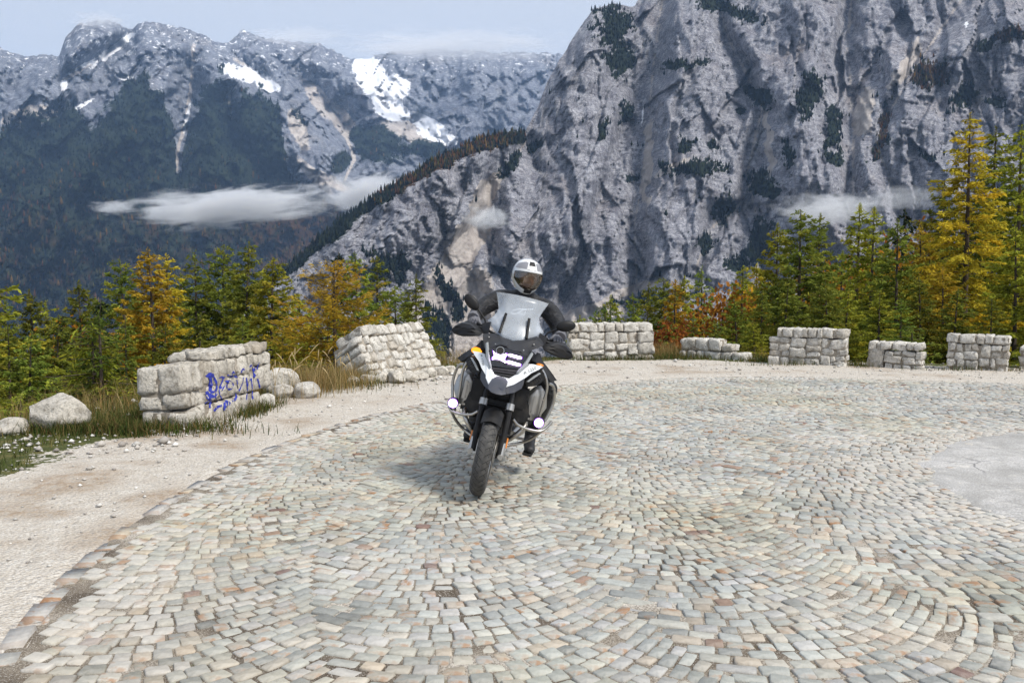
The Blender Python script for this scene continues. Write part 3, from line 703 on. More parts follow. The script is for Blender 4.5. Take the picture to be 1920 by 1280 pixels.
def stone_wall(a, bpt, depth, boxes, seed, label, wmax=0.36, hmax=0.27, lean=0.0, roll=0.0, sink=0.06, mat=None, group=None, zoff=0.0, name="stone_wall"):
    """a, bpt: ground points of the front base line seen from the road; boxes: (u0,u1,z0,z1) fractions of length, metres of height"""
    a = np.array(a[:2]); bb = np.array(bpt[:2]); L = np.hypot(*(bb - a)); ang = math.atan2(bb[1] - a[1], bb[0] - a[0])
    w = empty(name, (a[0], a[1], float(ground_z(*a)) * 0 - sink + zoff), (lean, -roll, ang))
    w.rotation_mode = 'XYZ'
    tag(w, label, "wall", group)
    rgen = np.random.RandomState(seed); stones = []
    for bx in boxes:
        u0, u1, z0, z1 = bx[:4]; cap = len(bx) > 4
        for (x0, x1, q0, q1) in guillotine(u0 * L, u1 * L, z0, z1, rgen, bx[4] if cap else wmax, bx[5] if cap else hmax):
            ends = x0 < 0.02 or x1 > L - 0.02
            if depth > 0.42 and not (ends and rgen.rand() < 0.3):
                m = depth * rgen.uniform(0.42, 0.58); cuts = [(0, m), (m, depth)]
            else: cuts = [(0, depth)]
            for (d0, d1) in cuts:
                g = 0.010
                sz = np.array([x1 - x0 - g * rgen.uniform(.3, 3), d1 - d0 - g, q1 - q0 - g * rgen.uniform(.3, 2.6)])
                cen = np.array([(x0 + x1) / 2, (d0 + d1) / 2 + (rgen.uniform(-.03, .012) if d0 == 0 else 0), (q0 + q1) / 2])
                sz[1] += rgen.uniform(0, 0.02)
                o = obj("stone", stone_mesh(sz, rgen), mat or M_lime, w, cen, tuple(rgen.uniform(-.06, .06, 3)))
                stones.append(o)
        bm = bmesh.new(); bmesh.ops.create_cube(bm, size=1)
        bmesh.ops.scale(bm, vec=((u1 - u0) * L - 0.05, depth - 0.05, z1 - z0 - (0.035 if cap or True else 0)), verts=bm.verts)
        bmesh.ops.translate(bm, vec=((u0 + u1) / 2 * L, depth / 2, (z0 + z1) / 2 - 0.012), verts=bm.verts)
        me = bpy.data.meshes.new("mortar_core"); bm.to_mesh(me); bm.free(); obj("mortar_core", me, M_mortar, w)
    return w, stones
G_ = on_ground
PARAPET = "stone parapet blocks along the outer edge of the bend"
stone_wall(G_(1066, 676), G_(1227, 675), 0.5, [(0, 1, 0, 0.72), (0, 0.985, 0.72, 0.92, 0.42, 0.3)], 21, "long rubble stone parapet block directly behind the motorcycle rider's left hand", 0.44, 0.3, group=PARAPET)
stone_wall(G_(1275, 671), G_(1400, 677), 0.45, [(0, 0.78, 0, 0.26), (0.0, 0.62, 0.26, 0.54, 0.5, 0.4), (0.62, 0.80, 0.26, 0.42, 0.3, 0.3), (0.78, 1, 0, 0.24, 0.4, 0.3)], 22, "low crumbled parapet stub stepping down to a single stone", 0.45, 0.3, group=PARAPET)
stone_wall(G_(1441, 683), G_(1586, 689), 0.5, [(0, 1, 0, 0.66), (0.11, 1, 0.66, 0.86, 0.26, 0.4)], 23, "tall squared parapet block with a top course set back at one end", 0.38, 0.3, group=PARAPET)
stone_wall(G_(1625, 688), G_(1729, 693), 0.45, [(0, 0.32, 0, 0.46, 0.6, 0.6), (0.32, 1, 0, 0.42), (0.0, 1, 0.44, 0.60, 0.24, 0.4)], 24, "short low parapet block with one big upright stone in it", 0.26, 0.22, group=PARAPET)
stone_wall(G_(1773, 693), G_(1888, 698), 0.55, [(0, 1, 0, 0.62), (-0.02, 1.02, 0.62, 0.80, 0.25, 0.4)], 25, "parapet block of dense small stones beside the tall golden larch trunk", 0.27, 0.23, roll=-0.035, group=PARAPET)
stone_wall(G_(1910, 691), G_(2030, 697), 0.5, [(0, 1, 0, 0.52)], 26, "parapet block cut off by the picture edge past the dense small-stone one", 0.35, 0.26, group=PARAPET)
wt, wt_st = stone_wall((-2.48, 15.3, 0), (-1.36, 17.2, 0), 0.66, [(0, 1, 0, 0.96), (0.10, 0.96, 0.96, 1.18, 0.36, 0.4)], 31, "tipped parapet block leaning back with its pale face turned up", 0.32, 0.27, lean=R(-27), sink=0.10, zoff=0.02)
wg, wg_st = stone_wall((-3.68, 9.60, 0), (-3.38, 11.95, 0), 0.56, [(0, 0.86, 0, 0.32, 0.5, 0.4), (0.0, 1, 0.32, 0.82), (0.3, 0.98, 0.82, 0.95, 0.4, 0.4)], 34, "weathered stone parapet block sprayed with blue graffiti", 0.34, 0.34, mat=M_lime_old, lean=R(-4))
# blue spray paint: strokes traced on the graffiti face and laid onto the stones
bpy.context.view_layer.update()
VV, FF = [], []
for o in wg_st + [c_ for c_ in wg.children if c_.name.startswith('mortar')]:
    M = o.matrix_world; off = len(VV)
    VV += [M @ q.co for q in o.data.vertices]; FF += [[off + i for i in p.vertices] for p in o.data.polygons]
bvh = BVHTree.FromPolygons(VV, FF)
STROKES = [(13, [(845, 395), (880, 372), (915, 385)]), (17, [(882, 370), (888, 440), (884, 520)]), (9, [(905, 375), (935, 430), (942, 480), (925, 520), (885, 528)]),
           (13, [(850, 520), (875, 545), (910, 560)]), (8, [(960, 405), (985, 395), (1010, 402)]), (10, [(1000, 395), (985, 440), (960, 490), (985, 485)]), (7, [(960, 490), (965, 540), (985, 590), (1000, 595)]),
           (9, [(1045, 430), (1025, 460), (1030, 495), (1060, 500), (1085, 470), (1070, 435), (1050, 430)]), (12, [(1065, 400), (1072, 360), (1095, 352), (1105, 390)]), (8, [(1075, 385), (1120, 400)]),
           (8, [(1115, 420), (1130, 520), (1100, 590), (1075, 602)]), (8, [(1130, 520), (1165, 440), (1170, 400)]), (7, [(1150, 360), (1160, 330), (1178, 328)]), (8, [(1195, 400), (1205, 500), (1195, 590)]), (8, [(1205, 480), (1235, 400), (1245, 480), (1245, 590)]),
           (8, [(1225, 310), (1240, 290), (1250, 340), (1265, 400)]), (8, [(1255, 350), (1280, 300), (1290, 330)]), (8, [(1290, 410), (1310, 480), (1318, 545)]), (10, [(1318, 545), (1335, 520)]),
           (12, [(845, 530), (865, 560), (885, 600), (880, 660)]), (8, [(880, 570), (930, 560), (945, 540)]), (6, [(870, 600), (840, 620)]), (8, [(920, 690), (950, 650), (985, 640)]), (11, [(1010, 600), (1040, 620), (1035, 660), (1010, 650)]), (9, [(1010, 600), (1005, 680)]), (7, [(945, 480), (925, 560), (950, 610)]),
           (6, [(985, 510), (1010, 470)]), (6, [(1035, 600), (1060, 620)])]
V, F = [], []
rg = random.Random(4)
for wpx, pts in STROKES:
    P2 = []
    for (x0, y0), (x1, y1) in zip(pts[:-1], pts[1:]):
        for k in range(6): P2.append((x0 + (x1 - x0) * k / 6, y0 + (y1 - y0) * k / 6))
    P2.append(pts[-1]); prev = None
    # soften corners
    for _ in range(2): P2 = [P2[0]] + [((p[0] + 2 * q[0] + r[0]) / 4, (p[1] + 2 * q[1] + r[1]) / 4) for p, q, r in zip(P2[:-2], P2[1:-1], P2[2:])] + [P2[-1]]
    for i, (u, w_) in enumerate(P2):
        px, py = 200 + u / 4.571, 620 + w_ / 4.571
        d = Vector(ray(px, py)).normalized(); hit = bvh.ray_cast(Vector(CAM), d)
        if hit[0] is None: prev = None; continue
        q0, q1 = P2[max(0, i - 1)], P2[min(len(P2) - 1, i + 1)]
        tdir = Vector((q1[0] - q0[0], 0, -(q1[1] - q0[1]))).normalized()
        nrm = hit[1] if hit[1].dot(d) < 0 else -hit[1]
        side = nrm.cross(tdir).normalized(); hw_ = wpx / 4.571 * hit[3] / 1600 * 1.25 * rg.uniform(0.8, 1.15)
        base = len(V)
        for sd in (-1, 1):
            p = hit[0] + side * hw_ * sd; h2 = bvh.ray_cast(p + nrm * 0.08, -nrm, 0.2)
            V.append((h2[0] if h2[0] is not None else p) + nrm * 0.006)
        if prev is not None and (V[base] - V[prev]).length < 0.4: F.append([prev, prev + 1, base + 1, base])
        prev = base
me = raw_mesh("spray_paint", np.array(V), [f for f in F], smooth=False)
b = NB("blue_spray"); v = b.coord(); b.bsdf(b.ramp(b.noise(v, 30, 4, 0.7), [(0.3, (0.012, 0.02, 0.24)), (0.7, (0.03, 0.05, 0.38))]), 0.7)
sp = obj("graffiti", me, b.m); sp.parent = wg; sp.matrix_parent_inverse = wg.matrix_world.inverted(); sp["label"] = "blue spray painted scrawl"

def boulder(px, py, size, seed, label, rz=0, cat="boulder", mat=None, z=0.0, group=None):
    g = on_ground(px, py); bm = bmesh.new(); bmesh.ops.create_icosphere(bm, subdivisions=4, radius=1)
    rg = np.random.RandomState(seed)
    P = np.array([q.co[:] for q in bm.verts])
    for _ in range(13):      # flat facets
        d = rg.randn(3); d /= np.linalg.norm(d); k = rg.uniform(0.66, 0.9); t = P @ d
        P = P - np.maximum(0, t - k)[:, None] * d * 0.92
    P *= (1 + 0.10 * fbm(P[:, 0] * 1.5 + seed, P[:, 1] * 1.5, P[:, 2] * 1.5, o=3) + 0.05 * fbm(P[:, 0] * 5 + seed, P[:, 1] * 5, P[:, 2] * 5, o=4, gain=0.6) - 0.06 * np.maximum(0, ridged(P[:, 0] * 2.2 + seed, P[:, 1] * 2.2, P[:, 2] * 2.2, o=2) - 0.55))[:, None]
    P = P * np.array(size) / 2 * 1.12
    for q, p in zip(bm.verts, P): q.co = p
    me = bpy.data.meshes.new("boulder"); bm.to_mesh(me); bm.free(); me.polygons.foreach_set("use_smooth", np.ones(len(me.polygons), bool))
    y = g[1] + size[1] * 0.35
    o = obj("boulder", me, mat or M_lime_old, None, (g[0], y, float(ground_z(g[0], y)) + size[2] * 0.36 + z), (0, 0, rz))
    tag(o, label, cat, group); return o
boulder(95, 812, (0.66, 0.55, 0.46), 3, "rounded grey boulder on the grass verge by the graffiti wall")
boulder(8, 818, (0.36, 0.4, 0.2), 4, "low white boulder at the far end of the grass verge", mat=M_lime)
boulder(522, 741, (0.52, 0.5, 0.44), 5, "large pale boulder leaning against the graffiti wall", 0.4, mat=M_lime)
boulder(527, 748, (0.34, 0.3, 0.24), 6, "small white boulder in front of the large pale one", 1.1, mat=M_lime)
boulder(572, 748, (0.42, 0.36, 0.26), 7, "white angular boulder by the dry grass", 0.2, mat=M_lime)
boulder(497, 766, (0.24, 0.25, 0.20), 8, "white chunk fallen at the corner of the graffiti wall", 0.7, mat=M_lime)
for i, (px, py, s) in enumerate([(690, 722, .3), (715, 720, .34), (742, 721, .4), (766, 717, .34), (788, 713, .3), (806, 708, .28), (826, 704, .32), (844, 701, .26), (662, 724, .26)]):
    boulder(px, py, (s, s * 0.8, s * 0.62), 40 + i, "broken rubble stone lying along the foot of the tipped block", i * 0.9, "stone", M_lime_old, group="rubble at the tipped block")
# ================================================================== TREES
def bark(name, c0, c1):
    b = NB(name); v = b.coord((1, 1, 0.25)); n = b.noise(v, 14, 5, 0.7)
    b.bsdf(b.ramp(n, [(0.3, c0), (0.7, c1)]), 0.95, 0, b.bump(n, 0.8, 0.03), Specular_IOR_Level=0.1); return b.m
M_bark = bark("larch_bark", (0.035, 0.027, 0.022), (0.13, 0.105, 0.085))
M_bark_l = bark("beech_bark", (0.09, 0.08, 0.075), (0.26, 0.24, 0.22))
def foliage(name, dark, light, alt, trans=0.42):
    b = NB(name)
    t = b.attr("tint"); oi = b.n("ObjectInfo")
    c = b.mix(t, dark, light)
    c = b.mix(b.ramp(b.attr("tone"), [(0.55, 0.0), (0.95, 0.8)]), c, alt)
    hsv = b.n("HueSaturation"); b.l(c, hsv.inputs["Color"])
    b.l(b.math('ADD', b.math('MULTIPLY', oi.outputs["Random"], 0.035), 0.4825), hsv.inputs["Hue"])
    b.l(b.math('ADD', b.math('MULTIPLY', oi.outputs["Random"], 0.35), 0.82), hsv.inputs["Value"])
    c = hsv.outputs[0]
    d = b.n("BsdfDiffuse"); tr = b.n("BsdfTranslucent"); mx = b.n("MixShader"); mx.inputs[0].default_value = trans
    b.l(c, d.inputs[0]); b.l(c, tr.inputs[0]); b.l(d.outputs[0], mx.inputs[1]); b.l(tr.outputs[0], mx.inputs[2]); b.l(mx.outputs[0], b.out.inputs[0])
    return b.m
F_GREEN = foliage("larch_green", (0.055, 0.085, 0.014), (0.31, 0.36, 0.065), (0.44, 0.39, 0.05))
F_OLIVE = foliage("larch_olive", (0.050, 0.066, 0.012), (0.26, 0.29, 0.05), (0.38, 0.33, 0.045))
F_YELL = foliage("larch_yellow_green", (0.10, 0.11, 0.012), (0.46, 0.49, 0.065), (0.56, 0.47, 0.05))
F_GOLD = foliage("larch_gold", (0.18, 0.125, 0.012), (0.64, 0.48, 0.055), (0.66, 0.40, 0.035))
F_RUST = foliage("beech_russet", (0.07, 0.022, 0.010), (0.26, 0.085, 0.025), (0.40, 0.16, 0.03))
F_ORNG = foliage("beech_orange", (0.16, 0.055, 0.010), (0.48, 0.19, 0.025), (0.55, 0.30, 0.03))
F_SPRU = foliage("spruce_dark", (0.008, 0.014, 0.009), (0.03, 0.045, 0.022), (0.04, 0.05, 0.02), 0.15)
F_SHRUB = foliage("shrub_green", (0.04, 0.065, 0.012), (0.14, 0.19, 0.04), (0.20, 0.16, 0.03))

class TM:
    """triangle/quad soup with tubes"""
    def __init__(s): s.V = []; s.F = []
    def tube(s, pts, radii, k=6):
        pts = [np.array(p, float) for p in pts]; base = len(s.V)
        for i, p in enumerate(pts):
            t = pts[min(i + 1, len(pts) - 1)] - pts[max(i - 1, 0)]; t /= np.linalg.norm(t) + 1e-9
            a = np.cross(t, (0, 0, 1) if abs(t[2]) < 0.9 else (1, 0, 0)); a /= np.linalg.norm(a); c = np.cross(t, a)
            for j in range(k):
                th = 2 * math.pi * j / k; s.V.append(p + radii[i] * (a * math.cos(th) + c * math.sin(th)))
        for i in range(len(pts) - 1):
            for j in range(k):
                q = base + i * k
                s.F.append([q + j, q + (j + 1) % k, q + k + (j + 1) % k, q + k + j])
    def mesh(s, name): return raw_mesh(name, np.array(s.V), np.array(s.F) if len({len(f) for f in s.F}) == 1 else s.F)
def leaf_mesh(name, C, D, L, W, tint, tone, rg):
    """thin rhombus leaves at C pointing along D"""
    n = len(C); D = D / (np.linalg.norm(D, axis=1)[:, None] + 1e-9)
    u = rg.randn(n, 3); s = np.cross(D, u); s /= np.linalg.norm(s, axis=1)[:, None] + 1e-9
    L = np.broadcast_to(L, n)[:, None]; W = np.broadcast_to(W, n)[:, None]
    V = np.stack([C - D * L * 0.5, C + s * W * 0.5 - D * L * 0.05, C + D * L * 0.5, C - s * W * 0.5 + D * L * 0.05], 1)
    F = (np.arange(4)[None] + (np.arange(n) * 4)[:, None])
    return raw_mesh(name, V.reshape(-1, 3), F, dict(tint=np.repeat(tint, 4), tone=np.repeat(tone, 4)), smooth=False)
def larch(seed, H=15.0, spread=2.7, nb=95, droop=0.25, dens=1.0, bare=0.10, spr=False, leaf=(0.30, 0.085), upturn=0.5):
    rg = np.random.RandomState(seed); tm = TM(); n = 11
    wob = rg.randn(2) * 0.01 * H
    zz = np.linspace(0, 1, n)
    ax = lambda t: np.array([wob[0] * math.sin(t * 3) , wob[1] * math.sin(t * 2.3), t * H])
    tm.tube([ax(t) - np.array([0, 0, 0.6 if i == 0 else 0]) for i, t in enumerate(zz)], [0.0105 * H * (1 - t) ** 0.9 + 0.012 for t in zz], 8)
    C = []; D = []; TI = []; TO = []; LS = []
    for i in range(nb):
        t = bare + (0.985 - bare) * ((i + rg.rand()) / nb) ** 0.92
        az = i * 2.39996 + rg.uniform(-.5, .5)
        rel = (1 - t) / (1 - bare)
        Lb = spread * (rel ** 0.76) * rg.uniform(0.62, 1.12) + 0.12
        if t < bare + 0.12 and rg.rand() < 0.4: Lb *= rg.uniform(0.3, 0.8)
        if rg.rand() < 0.10: Lb *= 1.18
        e = np.array([math.cos(az), math.sin(az), 0]); p0 = ax(t)
        rise = (0.45 - 0.75 * rel) if not spr else (0.25 - 0.7 * rel)
        m = 5; path = []
        for k in range(m + 1):
            q = k / m
            path.append(p0 + e * Lb * q + np.array([0, 0, Lb * (rise * q - droop * q * q * 1.3 + upturn * 0.45 * q ** 3)]))
        tm.tube(path, [max(0.006, 0.017 * Lb ** 0.8 * (1 - 0.85 * k / m)) for k in range(m + 1)], 4)
        path = np.array(path); side = np.array([-e[1], e[0], 0])
        tone = np.clip(rg.rand() * 0.7 + 0.3 * rg.rand(), 0, 1)
        nt_ = max(3, int(Lb * 5.5 * dens))
        for j in range(nt_):
            q = rg.uniform(0.12, 1.0); sg = 1 if rg.rand() < 0.5 else -1
            f = q * m; k = min(int(f), m - 1); bp = path[k] + (path[k + 1] - path[k]) * (f - k)
            bd = (path[k + 1] - path[k]); bd = bd / np.linalg.norm(bd)
            tl = Lb * 0.36 * (1.12 - q) * rg.uniform(0.5, 1.2) + 0.10
            td = bd * 0.75 + side * sg * rg.uniform(0.3, 1.0) + np.array([0, 0, rg.uniform(-0.75, 0.12)]); td /= np.linalg.norm(td)
            nl = max(3, int((tl / 0.085) * dens))
            w = rg.rand(nl)
            pts = bp + td * (tl * w)[:, None] + np.array([0, 0, -1]) * (0.22 * tl * w ** 2)[:, None] + rg.randn(nl, 3) * 0.035
            C.append(pts); D.append(td * 0.9 + rg.randn(nl, 3) * 0.55 + np.array([0, 0, -0.15])); 
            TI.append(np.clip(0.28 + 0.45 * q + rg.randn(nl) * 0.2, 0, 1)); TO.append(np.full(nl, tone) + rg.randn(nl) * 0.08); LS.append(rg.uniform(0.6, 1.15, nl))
        nl = int(Lb * 9 * dens); w = rg.uniform(0.1, 1, nl); f = w * m; k = np.minimum(f.astype(int), m - 1)
        bp = path[k] + (path[k + 1] - path[k]) * (f - k)[:, None]
        C.append(bp + rg.randn(nl, 3) * 0.03); D.append(e + rg.randn(nl, 3) * 0.7); TI.append(np.clip(0.4 + rg.randn(nl) * 0.2, 0, 1)); TO.append(np.full(nl, tone)); LS.append(rg.uniform(0.5, 0.9, nl))
    # leader
    nl = int(26 * dens); w = rg.uniform(0.9, 1.0, nl); C.append(np.array([ax(t) for t in w]) + rg.randn(nl, 3) * 0.03); D.append(np.array([0, 0, 0.8]) + rg.randn(nl, 3) * 0.6); TI.append(np.full(nl, 0.6)); TO.append(np.full(nl, 0.5)); LS.append(np.full(nl, 0.6))
    C = np.concatenate(C); D = np.concatenate(D); LS = np.concatenate(LS)
    return tm.mesh("trunk"), leaf_mesh("crown", C, D, leaf[0] * LS, leaf[1] * LS, np.concatenate(TI), np.clip(np.concatenate(TO), 0, 1), rg), H
def broadleaf(seed, H=9.0, rad=3.2, nclump=46, per=130):
    rg = np.random.RandomState(seed); tm = TM()
    fork = H * 0.28; tm.tube([(0, 0, -0.5), (0.05, 0, fork * 0.5), (0, 0.05, fork)], [0.17, 0.14, 0.11], 7)
    C = []; D = []; TI = []; TO = []
    for i in range(nclump):
        d = rg.randn(3); d /= np.linalg.norm(d); d[2] = abs(d[2]) * 1.1 - 0.25
        rr_ = rg.uniform(0.45, 1.0) ** 0.6
        c = np.array([0, 0, H * 0.58]) + d * np.array([rad, rad, H * 0.42]) * rr_
        mid = np.array([0, 0, fork]) * 0.5 + c * 0.5 + rg.randn(3) * 0.2
        tm.tube([(0, 0, fork * rg.uniform(0.75, 1.0)), mid, c], [0.06, 0.035, 0.01], 4)
        s = rg.uniform(0.35, 0.75); p = rg.randn(per, 3) * np.array([s, s, s * 0.6]) * 0.75
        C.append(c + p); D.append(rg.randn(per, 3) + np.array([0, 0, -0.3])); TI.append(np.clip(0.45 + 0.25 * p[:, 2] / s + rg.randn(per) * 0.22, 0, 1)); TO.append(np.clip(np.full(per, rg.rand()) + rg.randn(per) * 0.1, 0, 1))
    C = np.concatenate(C); n = len(C)
    return tm.mesh("trunk"), leaf_mesh("crown", C, np.concatenate(D), rg.uniform(0.10, 0.2, n), rg.uniform(0.08, 0.14, n), np.concatenate(TI), np.concatenate(TO), rg), H
LF = (0.21, 0.072)
PROTO = {"a": larch(1, spread=3.1, nb=120, dens=2.7, leaf=LF), "b": larch(2, spread=2.5, nb=110, droop=0.3, dens=2.7, leaf=LF), "c": larch(3, spread=3.6, nb=125, droop=0.2, dens=2.7, leaf=LF), "d": larch(4, spread=2.8, nb=100, bare=0.2, droop=0.32, dens=2.4, leaf=LF), "tall": larch(9, H=20, spread=3.5, nb=130, bare=0.2, droop=0.34, dens=2.4, leaf=LF),
         "young": larch(5, H=4.0, spread=1.7, nb=64, droop=-0.12, dens=3.2, bare=0.08, leaf=(0.13, 0.03), upturn=0.9), "bush": larch(6, H=2.6, spread=0.95, nb=40, dens=2.0, bare=0.04, leaf=(0.15, 0.04)),
         "spruce": larch(7, H=13, spread=1.9, nb=120, droop=0.32, dens=1.25, bare=0.03, spr=True, leaf=(0.26, 0.09), upturn=0.2), "beech": broadleaf(8), "beech2": broadleaf(12, 8, 2.6, 38, 140)}
def plant(proto, px, py_top, Y, mat, name, label, cat="tree", group=None, wide=1.0, sink=0.0, hmin=None):
    """top of the tree seen at (px, py_top), standing on the slope at depth Y"""
    t = at(px, py_top, Y); gz = float(ground_z(t[0], t[1])) - sink
    tr, cr, H = PROTO[proto]; h = max(t[2] - gz, hmin or 0.6); s = h / H
    if proto in ('a', 'b', 'c', 'd', 'tall'): wide = wide * 1.22
    o = empty(name, (t[0], t[1], gz), (0, 0, (px * 1.7 + Y) % 6.28)); o.scale = (s ** 0.75 * wide, s ** 0.75 * wide, s)
    tag(o, label, cat, group)
    k = obj("trunk", tr, None, o); 
    if len(tr.materials) == 0: tr.materials.append(M_bark_l if "beech" in proto else M_bark)
    c = obj("crown", cr, None, o)
    if len(cr.materials) == 0: cr.materials.append(mat)
    c.material_slots[0].link = 'OBJECT'; c.material_slots[0].material = mat
    return o
def landmark(px):
    for a, b_, n_ in [(-900, 38, "beyond the low white boulder"), (38, 150, "behind the rounded boulder"), (150, 262, "between the rounded boulder and graffiti wall"), (262, 345, "behind the near end of the graffiti wall"), (345, 430, "behind the middle of the graffiti wall"), (430, 505, "behind the far end of the graffiti wall"), (505, 625, "behind the boulders and dry grass"), (625, 860, "behind the tipped block"),
                      (860, 1150, "behind the near half of the long parapet block"), (1150, 1232, "behind the far half of the long parapet block"), (1232, 1275, "between the long block and the crumbled stub"), (1275, 1400, "behind the crumbled stub"), (1400, 1441, "between the crumbled stub and squared block"), (1441, 1515, "behind the stepped end of the squared block"), (1515, 1587, "behind the level end of the squared block"), (1587, 1625, "between the squared and the short low block"), (1625, 1730, "behind the short low block"), (1730, 1772, "between the short low and dense small-stone blocks"), (1772, 1890, "behind the dense small-stone block"), (1890, 2300, "past the dense small-stone block")]:
        if a <= px < b_: return n_
def rowname(Y): return "front-row" if Y < 33 else ("second-row" if Y < 43 else ("third-row" if Y < 55 else "far"))
LW = "larch wood behind the graffiti wall"; RW = "larch wood behind the row of parapet blocks"
HUE = {"larch_green": "green", "larch_olive": "olive", "larch_yellow_green": "yellow-green", "larch_gold": "golden"}
def wood(rows):
    for r in rows:
        r = list(r)
        if len(r) > 8 and r[6] in SHARED: r[6] = "%s %s larch %s" % (rowname(r[3]), HUE[r[4].name], landmark(r[1]))
        plant(*r)
SHARED = set()
L_ol = "olive green larch in the wood behind the boulder and graffiti wall"; L_yg = "yellow green larch in the wood behind the graffiti wall"; L_gr = "tall green larch rising behind the graffiti wall"
SHARED |= {L_ol, L_yg, L_gr}
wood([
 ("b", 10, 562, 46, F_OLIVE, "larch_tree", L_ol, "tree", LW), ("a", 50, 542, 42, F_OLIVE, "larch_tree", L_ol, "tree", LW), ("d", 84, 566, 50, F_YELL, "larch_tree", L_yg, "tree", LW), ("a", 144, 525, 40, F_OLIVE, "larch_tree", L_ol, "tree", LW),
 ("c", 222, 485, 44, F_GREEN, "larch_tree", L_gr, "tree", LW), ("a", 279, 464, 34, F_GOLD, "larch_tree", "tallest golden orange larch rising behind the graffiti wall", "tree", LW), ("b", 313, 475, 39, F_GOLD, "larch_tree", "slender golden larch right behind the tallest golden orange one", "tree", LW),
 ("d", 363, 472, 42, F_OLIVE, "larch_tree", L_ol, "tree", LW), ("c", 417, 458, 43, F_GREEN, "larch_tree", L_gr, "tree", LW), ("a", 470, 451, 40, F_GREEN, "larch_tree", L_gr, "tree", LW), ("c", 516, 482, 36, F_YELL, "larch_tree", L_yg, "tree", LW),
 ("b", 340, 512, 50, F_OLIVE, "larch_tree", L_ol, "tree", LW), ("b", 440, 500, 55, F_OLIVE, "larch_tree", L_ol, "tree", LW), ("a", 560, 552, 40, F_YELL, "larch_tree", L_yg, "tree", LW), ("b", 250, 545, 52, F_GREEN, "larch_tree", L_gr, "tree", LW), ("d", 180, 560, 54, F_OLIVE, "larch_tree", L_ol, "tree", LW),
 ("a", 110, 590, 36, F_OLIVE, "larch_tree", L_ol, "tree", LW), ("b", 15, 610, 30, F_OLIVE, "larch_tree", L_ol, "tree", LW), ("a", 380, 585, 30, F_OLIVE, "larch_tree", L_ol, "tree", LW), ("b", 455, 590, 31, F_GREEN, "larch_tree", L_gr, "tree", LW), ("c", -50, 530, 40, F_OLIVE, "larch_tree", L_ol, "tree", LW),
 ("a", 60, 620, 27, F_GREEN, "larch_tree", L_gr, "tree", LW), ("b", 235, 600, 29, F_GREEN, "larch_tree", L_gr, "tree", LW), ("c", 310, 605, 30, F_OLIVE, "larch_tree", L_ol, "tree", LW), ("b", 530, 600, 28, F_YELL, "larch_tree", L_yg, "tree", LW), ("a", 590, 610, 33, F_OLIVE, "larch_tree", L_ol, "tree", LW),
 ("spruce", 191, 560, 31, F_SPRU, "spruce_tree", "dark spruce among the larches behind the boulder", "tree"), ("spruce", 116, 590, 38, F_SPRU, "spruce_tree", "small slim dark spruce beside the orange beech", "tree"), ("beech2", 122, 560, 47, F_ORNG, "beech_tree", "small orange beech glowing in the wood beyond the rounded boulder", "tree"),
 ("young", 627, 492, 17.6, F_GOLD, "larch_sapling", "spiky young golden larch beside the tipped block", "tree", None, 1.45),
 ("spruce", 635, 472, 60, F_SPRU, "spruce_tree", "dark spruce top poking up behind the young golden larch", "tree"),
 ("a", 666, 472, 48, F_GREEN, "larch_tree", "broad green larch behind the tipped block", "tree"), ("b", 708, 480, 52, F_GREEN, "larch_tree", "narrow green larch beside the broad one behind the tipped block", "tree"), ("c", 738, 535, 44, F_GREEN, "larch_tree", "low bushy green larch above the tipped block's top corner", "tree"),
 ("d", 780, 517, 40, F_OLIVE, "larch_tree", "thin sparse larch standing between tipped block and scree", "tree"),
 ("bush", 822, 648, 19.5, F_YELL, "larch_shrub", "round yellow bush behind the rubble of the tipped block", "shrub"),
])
R_gr = "green larch in the wood behind the parapet row"; R_yg = "yellow green larch in the wood behind the parapet row"; R_sm = "small larch on the slope below the long parapet block"; R_go = "golden larch in the wood behind the parapet row"
SHARED |= {R_gr, R_yg, R_sm, R_go}
